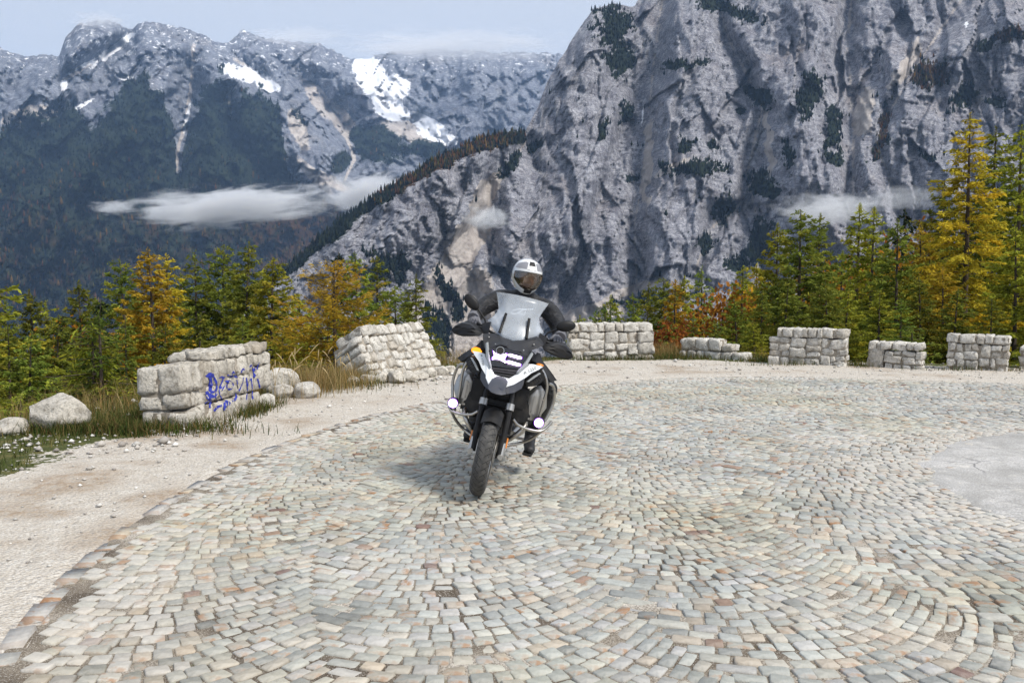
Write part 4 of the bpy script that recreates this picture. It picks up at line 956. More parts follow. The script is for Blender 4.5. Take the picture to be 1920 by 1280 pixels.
wood([
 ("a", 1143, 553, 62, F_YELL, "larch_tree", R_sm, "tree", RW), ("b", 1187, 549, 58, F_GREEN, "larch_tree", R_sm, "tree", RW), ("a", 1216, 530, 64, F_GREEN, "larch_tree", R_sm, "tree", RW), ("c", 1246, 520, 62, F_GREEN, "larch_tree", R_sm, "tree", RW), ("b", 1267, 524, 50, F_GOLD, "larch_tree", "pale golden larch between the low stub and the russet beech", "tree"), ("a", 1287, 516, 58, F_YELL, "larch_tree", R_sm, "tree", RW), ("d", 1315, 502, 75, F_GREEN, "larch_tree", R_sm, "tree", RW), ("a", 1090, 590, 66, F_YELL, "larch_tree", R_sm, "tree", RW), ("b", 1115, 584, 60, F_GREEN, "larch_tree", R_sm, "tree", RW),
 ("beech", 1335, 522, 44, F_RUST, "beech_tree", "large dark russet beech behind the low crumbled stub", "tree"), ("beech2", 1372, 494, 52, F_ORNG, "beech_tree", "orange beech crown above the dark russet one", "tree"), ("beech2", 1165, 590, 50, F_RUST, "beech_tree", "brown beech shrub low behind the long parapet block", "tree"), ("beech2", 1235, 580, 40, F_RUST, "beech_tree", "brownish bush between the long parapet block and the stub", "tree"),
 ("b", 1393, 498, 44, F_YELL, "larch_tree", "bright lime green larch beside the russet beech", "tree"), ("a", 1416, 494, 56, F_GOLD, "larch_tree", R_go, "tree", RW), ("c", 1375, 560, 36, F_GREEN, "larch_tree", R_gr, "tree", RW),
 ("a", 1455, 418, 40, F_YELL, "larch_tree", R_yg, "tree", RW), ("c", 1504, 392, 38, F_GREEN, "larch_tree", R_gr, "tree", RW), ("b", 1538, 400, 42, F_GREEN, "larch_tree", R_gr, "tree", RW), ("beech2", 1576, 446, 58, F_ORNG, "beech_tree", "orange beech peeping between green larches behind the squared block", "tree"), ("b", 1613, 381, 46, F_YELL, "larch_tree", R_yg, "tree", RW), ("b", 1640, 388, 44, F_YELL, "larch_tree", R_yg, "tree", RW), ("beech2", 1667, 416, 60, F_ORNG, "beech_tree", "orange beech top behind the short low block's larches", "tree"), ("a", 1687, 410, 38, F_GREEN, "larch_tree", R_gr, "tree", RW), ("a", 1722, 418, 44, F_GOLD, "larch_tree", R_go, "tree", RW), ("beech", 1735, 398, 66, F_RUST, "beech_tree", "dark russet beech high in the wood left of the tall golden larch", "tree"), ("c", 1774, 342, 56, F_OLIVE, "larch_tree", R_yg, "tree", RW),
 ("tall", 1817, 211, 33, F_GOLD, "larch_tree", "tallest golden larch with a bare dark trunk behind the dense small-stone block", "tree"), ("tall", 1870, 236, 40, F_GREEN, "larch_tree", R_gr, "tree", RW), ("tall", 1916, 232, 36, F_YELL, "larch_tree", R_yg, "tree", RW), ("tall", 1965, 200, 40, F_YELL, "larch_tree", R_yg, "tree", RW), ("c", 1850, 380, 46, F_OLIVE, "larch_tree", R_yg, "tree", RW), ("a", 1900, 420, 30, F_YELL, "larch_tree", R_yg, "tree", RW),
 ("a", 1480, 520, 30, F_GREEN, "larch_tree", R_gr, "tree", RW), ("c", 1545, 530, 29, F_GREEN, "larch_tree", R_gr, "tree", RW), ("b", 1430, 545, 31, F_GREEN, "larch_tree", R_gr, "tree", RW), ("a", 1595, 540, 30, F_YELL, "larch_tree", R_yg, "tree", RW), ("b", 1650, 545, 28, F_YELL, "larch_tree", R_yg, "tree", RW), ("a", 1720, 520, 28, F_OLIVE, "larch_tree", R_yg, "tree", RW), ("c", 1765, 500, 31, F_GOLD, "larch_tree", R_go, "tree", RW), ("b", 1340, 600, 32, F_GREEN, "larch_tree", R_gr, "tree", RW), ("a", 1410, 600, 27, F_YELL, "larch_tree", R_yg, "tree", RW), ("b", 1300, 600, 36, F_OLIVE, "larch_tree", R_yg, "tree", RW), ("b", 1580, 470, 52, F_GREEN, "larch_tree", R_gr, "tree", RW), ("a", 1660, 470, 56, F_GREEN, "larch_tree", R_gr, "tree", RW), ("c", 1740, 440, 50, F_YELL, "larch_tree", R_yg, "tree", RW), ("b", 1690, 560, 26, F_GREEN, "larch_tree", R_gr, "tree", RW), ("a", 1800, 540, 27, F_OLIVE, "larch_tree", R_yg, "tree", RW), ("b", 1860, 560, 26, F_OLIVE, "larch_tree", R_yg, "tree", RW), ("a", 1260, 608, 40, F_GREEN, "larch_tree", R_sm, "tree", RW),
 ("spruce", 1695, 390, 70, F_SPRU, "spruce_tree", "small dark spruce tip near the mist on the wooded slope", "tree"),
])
wood([(p_, x_, t_, y_, m_, "larch_tree", {F_OLIVE: L_ol, F_GREEN: L_gr, F_YELL: L_yg}[m_], "tree", LW) for p_, x_, t_, y_, m_ in
      [("c", -90, 540, 44, F_OLIVE), ("a", -180, 520, 40, F_GREEN), ("b", -260, 530, 46, F_YELL), ("c", -300, 500, 36, F_OLIVE), ("a", -230, 590, 28, F_GREEN), ("b", -120, 600, 30, F_YELL)]])
# a hanging larch twig that reaches in at the left edge
tr, cr, H = PROTO["young"]
plant("c", -128, 340, 34, F_YELL, "larch_tree", "larch at the left edge reaching one yellow bough into view", "tree", wide=1.35)

# low shrubs filling the slope under the woods
rs = random.Random(17)
for i in range(46):
    lft = i < 20
    px = rs.uniform(-40, 640) if lft else rs.uniform(1090, 1930); Y = rs.uniform(15.5, 26) if lft else rs.uniform(22.5, 32)
    if lft and px > 560 and Y < 18: continue
    x = (px - 960) / 1600 * Y
    r_, p_ = polar(x, Y)
    if r_ < float(interp(EDGE, float(p_))) + 0.8: continue
    z = float(ground_z(x, Y)); hh = rs.uniform(0.9, 2.3)
    px2, py2 = project(np.array([x, Y, z + hh]))
    mm = rs.choice([F_SHRUB, F_GREEN, F_OLIVE, F_YELL]); SHN = dict(HUE, shrub_green="leafy green")
    plant("bush", float(px2), float(py2), Y, mm, "larch_shrub",
          "low %s larch shrub %s" % (SHN[mm.name], landmark(float(px2))), "shrub", "shrubs on the left slope" if lft else "shrubs on the right slope", wide=1.3)

# ================================================================== GRASS, DRY GRASS, PEBBLES
def blades(name, pts, hmin, hmax, width, bend, colf, seed, label, seg=2):
    rg = np.random.RandomState(seed); n = len(pts)
    h = rg.uniform(hmin, hmax, n); az = rg.rand(n) * 6.28; e = np.stack([np.cos(az), np.sin(az), 0 * az], -1); s = np.stack([-np.sin(az), np.cos(az), 0 * az], -1)
    bd = rg.uniform(0.2, 1, n) * bend
    L = []
    for k in range(seg + 1):
        q = k / seg; c = pts + np.array([0, 0, 1]) * (h * q * (1 - 0.25 * bd * q))[:, None] + e * (h * bd * q * q)[:, None]
        w = width * (1 - 0.92 * q); L += [c - s * w, c + s * w]
    V = np.stack(L, 1); m = 2 * (seg + 1)
    f = np.array([(2 * k, 2 * k + 1, 2 * k + 3, 2 * k + 2) for k in range(seg)])
    F = (f[None] + (np.arange(n) * m)[:, None, None]).reshape(-1, 4)
    me = raw_mesh(name, V.reshape(-1, 3), F, smooth=False, cols=dict(col=np.repeat(colf(rg, n), m, 0)))
    return tag(obj(name, me, M_blade), label, "grass", kind="stuff")
b = NB("grass_blade"); d = b.n("BsdfDiffuse"); tr_ = b.n("BsdfTranslucent"); mx = b.n("MixShader"); mx.inputs[0].default_value = 0.3
c = b.attr("col", "Color"); b.l(c, d.inputs[0]); b.l(c, tr_.inputs[0]); b.l(d.outputs[0], mx.inputs[1]); b.l(tr_.outputs[0], mx.inputs[2]); b.l(mx.outputs[0], b.out.inputs[0]); M_blade = b.m
def pick(pal, wts=None):
    pal = np.array(pal)
    return lambda rg, n: pal[rg.choice(len(pal), n, p=wts)] * rg.uniform(0.7, 1.3, (n, 1))
def zed(x, y): return np.stack([x, y, ground_z(x, y)], -1)
rg = np.random.RandomState(5)
x = rg.uniform(-9, -1.5, 150000); y = rg.uniform(6, 19, 150000); r_, p_ = polar(x, y)
ge = interp([(128, 13.3), (140, 12.9), (152, 11.7), (165, 11.1), (180, 11.4), (195, 12.0), (215, 14)], p_)
m = (r_ - ge + 1.3 * fbm(x * 0.8, y * 0.8, o=4) + 0.5 * fbm(x * 3, y * 3, o=2) > 0.35) & (r_ < interp(EDGE, p_) + 4)
x, y = x[m][:27000], y[m][:27000]
blades("grass", zed(x, y), 0.03, 0.11, 0.0045, 0.8, pick([(0.06, 0.085, 0.02), (0.10, 0.12, 0.03), (0.16, 0.14, 0.05), (0.045, 0.06, 0.018)]), 1, "short green and brown grass on the verge")
P = []
for (cx_, cy_, sx, sy, n) in [(-4.25, 9.55, .55, .18, 2600), (-3.35, 11.2, .10, .55, 700), (-4.6, 10.2, .25, .4, 900), (-5.2, 9.5, .4, .14, 700), (2.4, 19.5, 1.0, .08, 900), (4.8, 19.9, .8, .14, 700), (3.6, 19.9, .25, .2, 500), (6.4, 18.1, .7, .1, 300), (9.4, 16.95, .6, .1, 350), (-2.6, 15.0, .3, .25, 500), (-2.9, 14.2, .5, .5, 900), (5.6, 19.1, .3, .15, 400), (7.3, 17.9, .15, .2, 250)]:
    P.append(np.stack([cx_ + rg.randn(n) * sx, cy_ + rg.randn(n) * sy], -1))
P = np.concatenate(P); blades("grass_tuft", zed(P[:, 0], P[:, 1]), 0.06, 0.22, 0.005, 1.0, pick([(0.035, 0.06, 0.016), (0.07, 0.10, 0.025), (0.13, 0.12, 0.04), (0.17, 0.12, 0.05)]), 2, "darker green tufts at the foot of the parapet blocks")
P = []
for (cx_, cy_, sx, sy, n) in [(-3.2, 13.7, .45, .5, 1900), (-2.85, 14.7, .3, .35, 450), (-3.7, 14.4, .7, .6, 1300), (-4.6, 12.8, .5, .6, 500), (3.75, 20.6, .28, .3, 900), (5.2, 20.8, .8, .3, 700), (-5.6, 11.0, .7, .5, 900), (-1.0, 18.4, .4, .4, 700), (-2.3, 17.6, .4, .5, 900)]:
    P.append(np.stack([cx_ + rg.randn(n) * sx, cy_ + rg.randn(n) * sy], -1))
P = np.concatenate(P)
rr_, pp2 = polar(P[:, 0], P[:, 1]); P = P[rr_ > interp(RD_OUT, pp2) + 1.6]
blades("dry_grass", zed(P[:, 0], P[:, 1]), 0.14, 0.5, 0.0032, 0.85, pick([(0.32, 0.22, 0.09), (0.24, 0.15, 0.055), (0.38, 0.29, 0.14), (0.15, 0.14, 0.045)]), 3, "tall dry straw coloured grass between the graffiti wall and tipped block", seg=3)
# seed heads on tall stalks
sx = []; rs = random.Random(2); tm = TM()
for i in range(34):
    x0, y0 = (-3.35 + rs.gauss(0, .32), 12.75 + rs.gauss(0, .45)) if i < 24 else (-3.0 + rs.gauss(0, .5), 14 + rs.gauss(0, .5))
    z0 = float(ground_z(x0, y0)); h = rs.uniform(0.5, 0.85); bx, by = rs.uniform(-.25, .35), rs.uniform(-.1, .1)
    pts = [(x0 + bx * q * q, y0 + by * q * q, z0 + h * (q - 0.12 * q ** 4)) for q in (0, .35, .7, .86, .93, 1.0)]
    tm.tube(pts, [.0028, .0025, .002, .008, .007, .0015], 4)
tag(obj("grass_stalk", tm.mesh("grass_stalk"), plain("straw", (0.42, 0.31, 0.15), 0.9)), "tall straw stalks with seed heads behind the graffiti wall", "grass", kind="stuff")
# pebbles
n = 6500; x = rg.uniform(-7, 12, n); y = rg.uniform(3.2, 20.5, n); r_, p_ = polar(x, y)
m = (r_ > interp(RD_OUT, p_) + 0.15) & (r_ < interp(EDGE, p_) + 0.5) & (y < 20.5); x, y, r_ = x[m], y[m], r_[m]
n2 = 260; xb = np.concatenate([rg.uniform(-6.2, -3.4, n2), rg.uniform(-3, -0.8, 120), rg.uniform(1, 11, 120)]); yb = np.concatenate([rg.uniform(8.2, 10.2, n2), rg.uniform(14.2, 17, 120), rg.uniform(16.5, 19.3, 120)])
x = np.concatenate([x, xb]); y = np.concatenate([y, yb]); n = len(x)
sz = np.concatenate([rg.gamma(2.0, 0.0045, n - len(xb)) + 0.004, rg.gamma(2, 0.008, len(xb)) + 0.008])
rr3, pp3 = polar(x, y); m = rr3 > interp(RD_OUT, pp3) + 0.15; x, y, sz = x[m], y[m], sz[m]; n = len(x)
ico = np.array([(0, 0, 1), (.9, 0, .3), (.28, .85, .3), (-.72, .53, .3), (-.72, -.53, .3), (.28, -.85, .3), (0, 0, -.5)]); icf = np.array([(0, i, i % 5 + 1) for i in range(1, 6)] + [(6, i % 5 + 1, i) for i in range(1, 6)])
Vp = ico[None] * sz[:, None, None] * rg.uniform(0.65, 1.3, (n, 7, 3)) * np.array([1.2, 1, 0.75]); a = rg.rand(n) * 6.28
Vp = np.stack([Vp[..., 0] * np.cos(a)[:, None] - Vp[..., 1] * np.sin(a)[:, None], Vp[..., 0] * np.sin(a)[:, None] + Vp[..., 1] * np.cos(a)[:, None], Vp[..., 2]], -1) + zed(x, y)[:, None]
Vp[..., 2] += (sz * 0.25)[:, None]
F = (icf[None] + (np.arange(n) * 7)[:, None, None]).reshape(-1, 3)
b = NB("pebble_stone"); b.bsdf(b.attr("col", "Color"), 0.92)
cp_ = pick([(0.55, 0.53, 0.49), (0.45, 0.42, 0.38), (0.33, 0.3, 0.27), (0.6, 0.58, 0.54)])(rg, n)
tag(obj("gravel", raw_mesh("gravel", Vp.reshape(-1, 3), F, smooth=False, cols=dict(col=np.repeat(np.clip(cp_, 0, .8), 7, 0))), b.m), "loose white limestone gravel scattered over the verge", "gravel", kind="stuff")
# ================================================================== AIR
def volume_mat(name, color, density, noise=None):
    b = NB(name); pv = b.n("VolumePrincipled"); pv.inputs["Color"].default_value = (*color, 1); pv.inputs["Anisotropy"].default_value = 0.1
    if noise is None: pv.inputs["Density"].default_value = density
    else:
        v = b.coord((1, 1, 1), "Object")             # unit-sphere space of the bank
        nz_ = b.n("TexNoise"); nz_.inputs["Scale"].default_value = 2.2; nz_.inputs["Detail"].default_value = 3; b.l(v, nz_.inputs["Vector"])
        wv_ = b.n("VectorMath", operation='MULTIPLY_ADD'); b.l(nz_.outputs["Color"], wv_.inputs[0]); wv_.inputs[1].default_value = (1.1, .6, 1.1); wv_.inputs[2].default_value = (-.55, -.3, -.55)
        ad_ = b.n("VectorMath", operation='ADD'); b.l(v, ad_.inputs[0]); b.l(wv_.outputs[0], ad_.inputs[1])
        ln = b.n("VectorMath", operation='LENGTH'); b.l(ad_.outputs[0], ln.inputs[0])
        fall = b.ramp(ln.outputs["Value"], [(0.0, 1.0), (0.5, 0.55), (0.86, 0.0)])
        mp = b.n("Mapping"); mp.inputs["Scale"].default_value = noise; b.l(ad_.outputs[0], mp.inputs[0])
        n = b.noise(mp.outputs[0], 1.5, 6, 0.62, 0.3)
        nn_ = b.math('MULTIPLY', b.math('SUBTRACT', b.math('ADD', b.math('MULTIPLY', n, 1.9), b.math('MULTIPLY', fall, 0.75)), 1.16), 1.5, True)
        nn_ = b.math('MAXIMUM', nn_, 0.0)
        ln2 = b.n("VectorMath", operation='LENGTH'); b.l(v, ln2.inputs[0])
        nn_ = b.math('MULTIPLY', nn_, b.ramp(ln2.outputs["Value"], [(0.8, 1.0), (1.0, 0.0)]))
        b.l(b.math('MULTIPLY', nn_, density), pv.inputs["Density"])
    b.l(pv.outputs[0], b.out.inputs["Volume"]); return b.m
bm = bmesh.new(); bmesh.ops.create_cube(bm, size=1)
bmesh.ops.scale(bm, vec=(32000, 22000, 2700), verts=bm.verts); bmesh.ops.translate(bm, vec=(0, 6500, 1350 - 300), verts=bm.verts)
me = bpy.data.meshes.new("haze"); bm.to_mesh(me); bm.free()
haze = obj("haze", me, volume_mat("haze_air", (0.42, 0.64, 1.0), 0.00005)); tag(haze, "thin blue mountain haze", "haze", kind="stuff")
MIST = [  # px, py, Y, half width px, half height px, half depth m, density, noise scale, label
    (430, 386, 2000, 260, 48, 150, 0.060, (3.2, 1.5, 1.3), "long bank of white mist lying across the far forest"),
    (215, 388, 2000, 60, 17, 80, 0.035, (2.2, 1.5, 1.3), "faint wisp of mist trailing off the long bank"),
    (690, 362, 2100, 120, 52, 130, 0.055, (2.0, 1.5, 1.3), "white mist rising behind the wooded shoulder"),
    (915, 408, 1050, 66, 34, 40, 0.06, (2.0, 1.5, 1.5), "small puff of mist at the scree gully"),
    (1560, 392, 900, 135, 46, 60, 0.05, (2.4, 1.5, 1.6), "mist hanging between larches and the limestone massif"),
    (1690, 370, 900, 110, 36, 50, 0.02, (2.4, 1.5, 1.6), "thin mist veil drifting in front of the cliff foot"),
    (850, 84, 4900, 300, 34, 300, 0.012, (4.0, 1.5, 1.2), "low cloud cap brushing the far plateau summit"),
    (560, 68, 4700, 130, 20, 200, 0.01, (3.0, 1.5, 1.2), "low cloud over the far rocky shoulder"),
    (185, 38, 4500, 75, 15, 150, 0.018, (2.0, 1.5, 1.2), "wisp of cloud on the far leftmost peak"),
]
for (px, py, Y, hw_, hh_, hd_, den, ns, lab) in MIST:
    bm = bmesh.new(); bmesh.ops.create_icosphere(bm, subdivisions=3, radius=1)
    me = bpy.data.meshes.new("mist_bank"); bm.to_mesh(me); bm.free()
    o = obj("mist_bank", me, volume_mat("mist", (0.97, 0.98, 1.0), den, ns), None, at(px, py, Y), (0, R(-4 if px < 900 and Y < 3000 else 0), 0))
    o.scale = (hw_ * Y / 1600, hd_, hh_ * Y / 1600); tag(o, lab, "mist", kind="stuff")
# ================================================================== MOTORCYCLE
BO = on_ground(893, 928); LEAN, YAW = R(12.5), R(-3)
moto = empty("motorcycle", (BO[0], BO[1], 0.004), (0, LEAN, YAW))
tag(moto, "white and grey adventure touring motorcycle leaning through the cobbled bend", "motorcycle")
_RB = np.array(Euler((0, LEAN, YAW)).to_matrix())
def bl(px, py, y):
    """a pixel of the photograph at depth y behind the front axle, in the machine's own frame"""
    o = _RB.T @ (CAM - BO); d = _RB.T @ ray(px, py); return o + d * ((y - o[1]) / d[1])
za = lambda u, v, y: bl(890 + u / 9.847, 630 + v / 9.847, y)
z1 = lambda u, v, y: bl(820 + u / 5.333, 470 + v / 5.333, y)
z2 = lambda u, v, y: bl(820 + u / 4.13, 640 + v / 4.13, y)
mir = lambda P: [np.array((-p[0], p[1], p[2])) for p in P]
def paint(name, col, rough=0.35, metal=0.0, coat=0.3, grime=0.12):
    b = NB(name); v = b.coord(); n = b.noise(v, 9, 5, 0.6); n2 = b.noise(v, 70, 4, 0.7)
    c = b.mix(b.ramp(n, [(0.45, 0.0), (0.75, grime)]), col, (0.30, 0.26, 0.21))
    r = b.math('ADD', b.math('MULTIPLY', n2, 0.22), rough - 0.08, True)
    b.bsdf(c, r, metal, None, Specular_IOR_Level=0.5 if coat > 0.2 or metal > 0.2 else 0.28, Coat_Weight=coat, Coat_Roughness=0.12); return b.m
M_white = paint("white_paint", (0.66, 0.68, 0.69)); M_slate = paint("slate_plastic", (0.06, 0.064, 0.08), 0.5, coat=0.0); M_black = paint("black_plastic", (0.011, 0.011, 0.012), 0.5, coat=0.0, grime=0.06)
M_dgrey = paint("dark_grey_plastic", (0.026, 0.027, 0.031), 0.5, coat=0.0, grime=0.08); M_lgrey = paint("light_grey_plastic", (0.32, 0.34, 0.35), 0.45); M_alu = paint("cast_aluminium", (0.50, 0.49, 0.47), 0.36, 0.85, 0.0, 0.35); M_steel = paint("stainless_tube", (0.50, 0.48, 0.45), 0.28, 1.0, 0.0, 0.25)
M_gloss = paint("black_gloss", (0.01, 0.01, 0.012), 0.14, coat=0.6, grime=0.05); M_engine = paint("engine_black", (0.02, 0.02, 0.022), 0.4, 0.3, 0, 0.2); M_amber = paint("amber_lens", (0.75, 0.24, 0.02), 0.2, coat=0.6, grime=0.02)
def glow(name, col, s):
    b = NB(name); v = b.coord(); e = b.n("Emission"); e.inputs[0].default_value = (*col, 1); b.l(b.math('ADD', b.math('MULTIPLY', b.noise(v, 30, 2), s * 0.3), s * 0.85), e.inputs[1]); b.l(e.outputs[0], b.out.inputs[0]); return b.m
M_led = glow("led_white", (0.93, 0.80, 1.0), 4.0); M_ambl = glow("amber_lit", (1.0, 0.30, 0.02), 1.5)
def finish(bm, name, mat, parent, smooth=True, ang=35):
    bmesh.ops.recalc_face_normals(bm, faces=bm.faces[:])
    me = bpy.data.meshes.new(name); bm.to_mesh(me); bm.free()
    if smooth:
        me.polygons.foreach_set("use_smooth", np.ones(len(me.polygons), bool)); me.set_sharp_from_angle(angle=R(ang))
    return obj(name, me, mat, parent)
def panel(name, pts, mat, parent, t=(0, 0.02, 0), bev=0.004, dome=0.0):
    bm = bmesh.new(); pts = [Vector(p) for p in pts]; t = Vector(t)
    A = [bm.verts.new(p) for p in pts]; B = [bm.verts.new(p + t) for p in pts]; n = len(pts)
    if dome:
        c = bm.verts.new(sum(pts, Vector()) / n - t.normalized() * dome)
        inner = [bm.verts.new(p.lerp(c.co, 0.35) - t.normalized() * dome * 0.55) for p in pts]
        for i in range(n):
            j = (i + 1) % n; bm.faces.new((A[i], A[j], inner[j], inner[i])); bm.faces.new((inner[i], inner[j], c))
    else: bm.faces.new(A)
    bm.faces.new(B[::-1])
    side = []
    for i in range(n):
        j = (i + 1) % n; bm.faces.new((A[j], A[i], B[i], B[j]))
    if bev and not dome:
        es = [e for e in bm.edges if e.verts[0] in A and e.verts[1] in A]
        bmesh.ops.bevel(bm, geom=es, offset=bev, segments=2, affect='EDGES')
    bmesh.ops.triangulate(bm, faces=[f for f in bm.faces if len(f.verts) > 4])
    return finish(bm, name, mat, parent)
def box(name, c, s, mat, parent, bev=0.012, rot=(0, 0, 0), taper=None):
    bm = bmesh.new(); bmesh.ops.create_cube(bm, size=1); bmesh.ops.scale(bm, vec=s, verts=bm.verts)
    if taper:
        for q in bm.verts:
            if q.co.z > 0: q.co.x *= taper[0]; q.co.y *= taper[1]
    if bev: bmesh.ops.bevel(bm, geom=bm.edges[:], offset=bev, segments=2, affect='EDGES')
    bmesh.ops.rotate(bm, cent=(0, 0, 0), matrix=Euler(rot).to_matrix(), verts=bm.verts); bmesh.ops.translate(bm, vec=c, verts=bm.verts)
    return finish(bm, name, mat, parent)
def curve_pts(pts, n=5):
    """Catmull-Rom through the points"""
    P = [np.array(p, float) for p in pts]; P = [2 * P[0] - P[1]] + P + [2 * P[-1] - P[-2]]; out = []
    for i in range(1, len(P) - 2):
        for k in range(n):
            t = k / n; a, b_, c, d = P[i - 1:i + 3]
            out.append(0.5 * (2 * b_ + (c - a) * t + (2 * a - 5 * b_ + 4 * c - d) * t * t + (3 * b_ - a - 3 * c + d) * t ** 3))
    out.append(P[-2]); return out
def tube(name, pts, r, mat, parent, k=10, n=5, smoothp=True):
    P = curve_pts(pts, n) if smoothp and len(pts) > 2 else [np.array(p, float) for p in pts]
    rad = r if hasattr(r, "__len__") else [r] * len(P)
    if len(rad) != len(P): rad = np.interp(np.linspace(0, 1, len(P)), np.linspace(0, 1, len(rad)), rad)
    tm = TM(); tm.tube(P, rad, k); m = len(tm.V)
    tm.F.append(list(range(k))[::-1]); tm.F.append(list(range(m - k, m)))
    me = raw_mesh(name, np.array(tm.V), tm.F); me.set_sharp_from_angle(angle=R(50)); return obj(name, me, mat, parent)
def lathe_x(name, prof, c, mat, parent, seg=48, a0=0.0, a1=360.0, closed=True):
    """profile of (x, radius) turned about the x axis through c; angle 0 = top, growing towards the rear"""
    full = a1 - a0 >= 359.9; ns = seg if full else seg + 1; V = []; AT = []
    for i in range(ns):
        a = R(a0 + (a1 - a0) * i / seg)
        for (x, r) in prof: V.append((c[0] + x, c[1] + r * math.sin(a), c[2] + r * math.cos(a))); AT.append((a, x))
    m = len(prof); F = []
    for i in range(seg):
        for j in range(m if closed else m - 1):
            i2 = (i + 1) % ns; j2 = (j + 1) % m; F.append([i * m + j, i * m + j2, i2 * m + j2, i2 * m + j])
    me = raw_mesh(name, np.array(V), np.array(F), dict(ta=[a for a, _ in AT], tx=[x for _, x in AT])); me.set_sharp_from_angle(angle=R(40)); return obj(name, me, mat, parent)
def ball(name, c, s, mat, parent, rot=(0, 0, 0), sub=3):
    bm = bmesh.new(); bmesh.ops.create_icosphere(bm, subdivisions=sub, radius=1); bmesh.ops.scale(bm, vec=s, verts=bm.verts)
    bmesh.ops.rotate(bm, cent=(0, 0, 0), matrix=Euler(rot).to_matrix(), verts=bm.verts); bmesh.ops.translate(bm, vec=c, verts=bm.verts)
    return finish(bm, name, mat, parent, ang=80)
def cyl_y(name, c, r, depth, mat, parent, k=24, dome=0.0):
    """short cylinder facing the front"""
    prof = [(0.0, -dome)] + [(r * q, -dome * math.sqrt(max(0, 1 - q * q))) for q in (0.35, 0.7, 0.9)] + [(r, 0), (r, depth), (r * 0.6, depth * 1.35), (0, depth * 1.4)]
    V = []; F = []
    for i in range(k):
        a = 2 * math.pi * i / k
        for (q, y) in prof: V.append((c[0] + q * math.cos(a), c[1] + y, c[2] + q * math.sin(a)))
    m = len(prof)
    for i in range(k):
        for j in range(m - 1): F.append([i * m + j, i * m + j + 1, ((i + 1) % k) * m + j + 1, ((i + 1) % k) * m + j])
    me = raw_mesh(name, np.array(V), np.array(F)); me.set_sharp_from_angle(angle=R(40)); return obj(name, me, mat, parent)
# ---- wheels
b = NB("tyre_rubber"); ta = b.attr("ta"); tx = b.attr("tx"); ax_ = b.math('ABSOLUTE', tx)
sgn = b.math('MULTIPLY', b.math('SIGN', tx), 0.25)
f = b.math('FRACT', b.math('ADD', b.math('ADD', b.math('MULTIPLY', ta, 6.2), b.math('MULTIPLY', ax_, -15.0)), sgn))
gr = b.math('MULTIPLY', b.math('LESS_THAN', f, 0.11), b.math('MULTIPLY', b.math('GREATER_THAN', ax_, 0.006), b.math('LESS_THAN', ax_, 0.056)))
f2 = b.math('FRACT', b.math('ADD', b.math('MULTIPLY', ta, 6.2), b.math('MULTIPLY', ax_, 26.0)))
gr2 = b.math('MULTIPLY', b.math('LESS_THAN', f2, 0.13), b.math('MULTIPLY', b.math('GREATER_THAN', ax_, 0.030), b.math('LESS_THAN', ax_, 0.045)))
gr = b.math('MAXIMUM', gr, gr2)
v = b.coord(); dusty = b.ramp(b.noise(v, 22, 5, 0.7), [(0.4, (0.045, 0.044, 0.043)), (0.7, (0.10, 0.095, 0.088))])
b.bsdf(b.mix(gr, dusty, (0.010, 0.010, 0.010)), 0.8, 0, b.bump(b.math('SUBTRACT', 1.0, gr), 0.8, 0.004)); M_tyre = b.m
def wheel(name, c, Ro, w, rimr):
    t = empty(name, c, parent=moto)
    prof = []
    for k in range(17):
        a = R(-112 + 224 * k / 16); prof.append((w / 2 * math.sin(a) * (1.0 if abs(a) < 1.6 else 0.97), Ro - 0.062 + 0.062 * math.cos(a) * (1 if math.cos(a) > 0 else 0.9)))
    prof += [(w * 0.36, rimr), (-w * 0.36, rimr)]
    ty = lathe_x("tyre", prof, (0, 0, 0), M_tyre, t, 96)
    lathe_x("rim", [(-.047, rimr + .012), (-.05, rimr - .012), (-.02, rimr - .03), (.02, rimr - .03), (.05, rimr - .012), (.047, rimr + .012), (0.02, rimr - .016), (-0.02, rimr - .016)], (0, 0, 0), M_alu, t, 64)
    tm = TM()
    for i in range(32):
        a = 2 * math.pi * i / 32; b2 = a + (0.28 if i % 4 < 2 else -0.28); s = 1 if i % 2 else -1
        tm.tube([(s * .045, .045 * math.sin(b2), .045 * math.cos(b2)), (s * .03, (rimr - .01) * math.sin(a), (rimr - .01) * math.cos(a))], [.0025, .0025], 4)
    o = obj("spoke_set", tm.mesh("spoke_set"), M_steel, t)
    lathe_x("hub", [(-.06, .02), (-.06, .05), (-.03, .06), (-.02, .04), (.02, .04), (.03, .06), (.06, .05), (.06, .02)], (0, 0, 0), M_engine, t, 32)
    for s in (-1, 1):
        lathe_x("brake_disc", [(s * .068, .152), (s * .073, .152), (s * .073, .10), (s * .068, .10)], (0, 0, 0), M_steel, t, 48)
    return t
wheel("front_wheel", (0, 0, 0.338), 0.338, 0.124, 0.245)
wheel("rear_wheel", (0, 1.52, 0.335), 0.335, 0.168, 0.225)
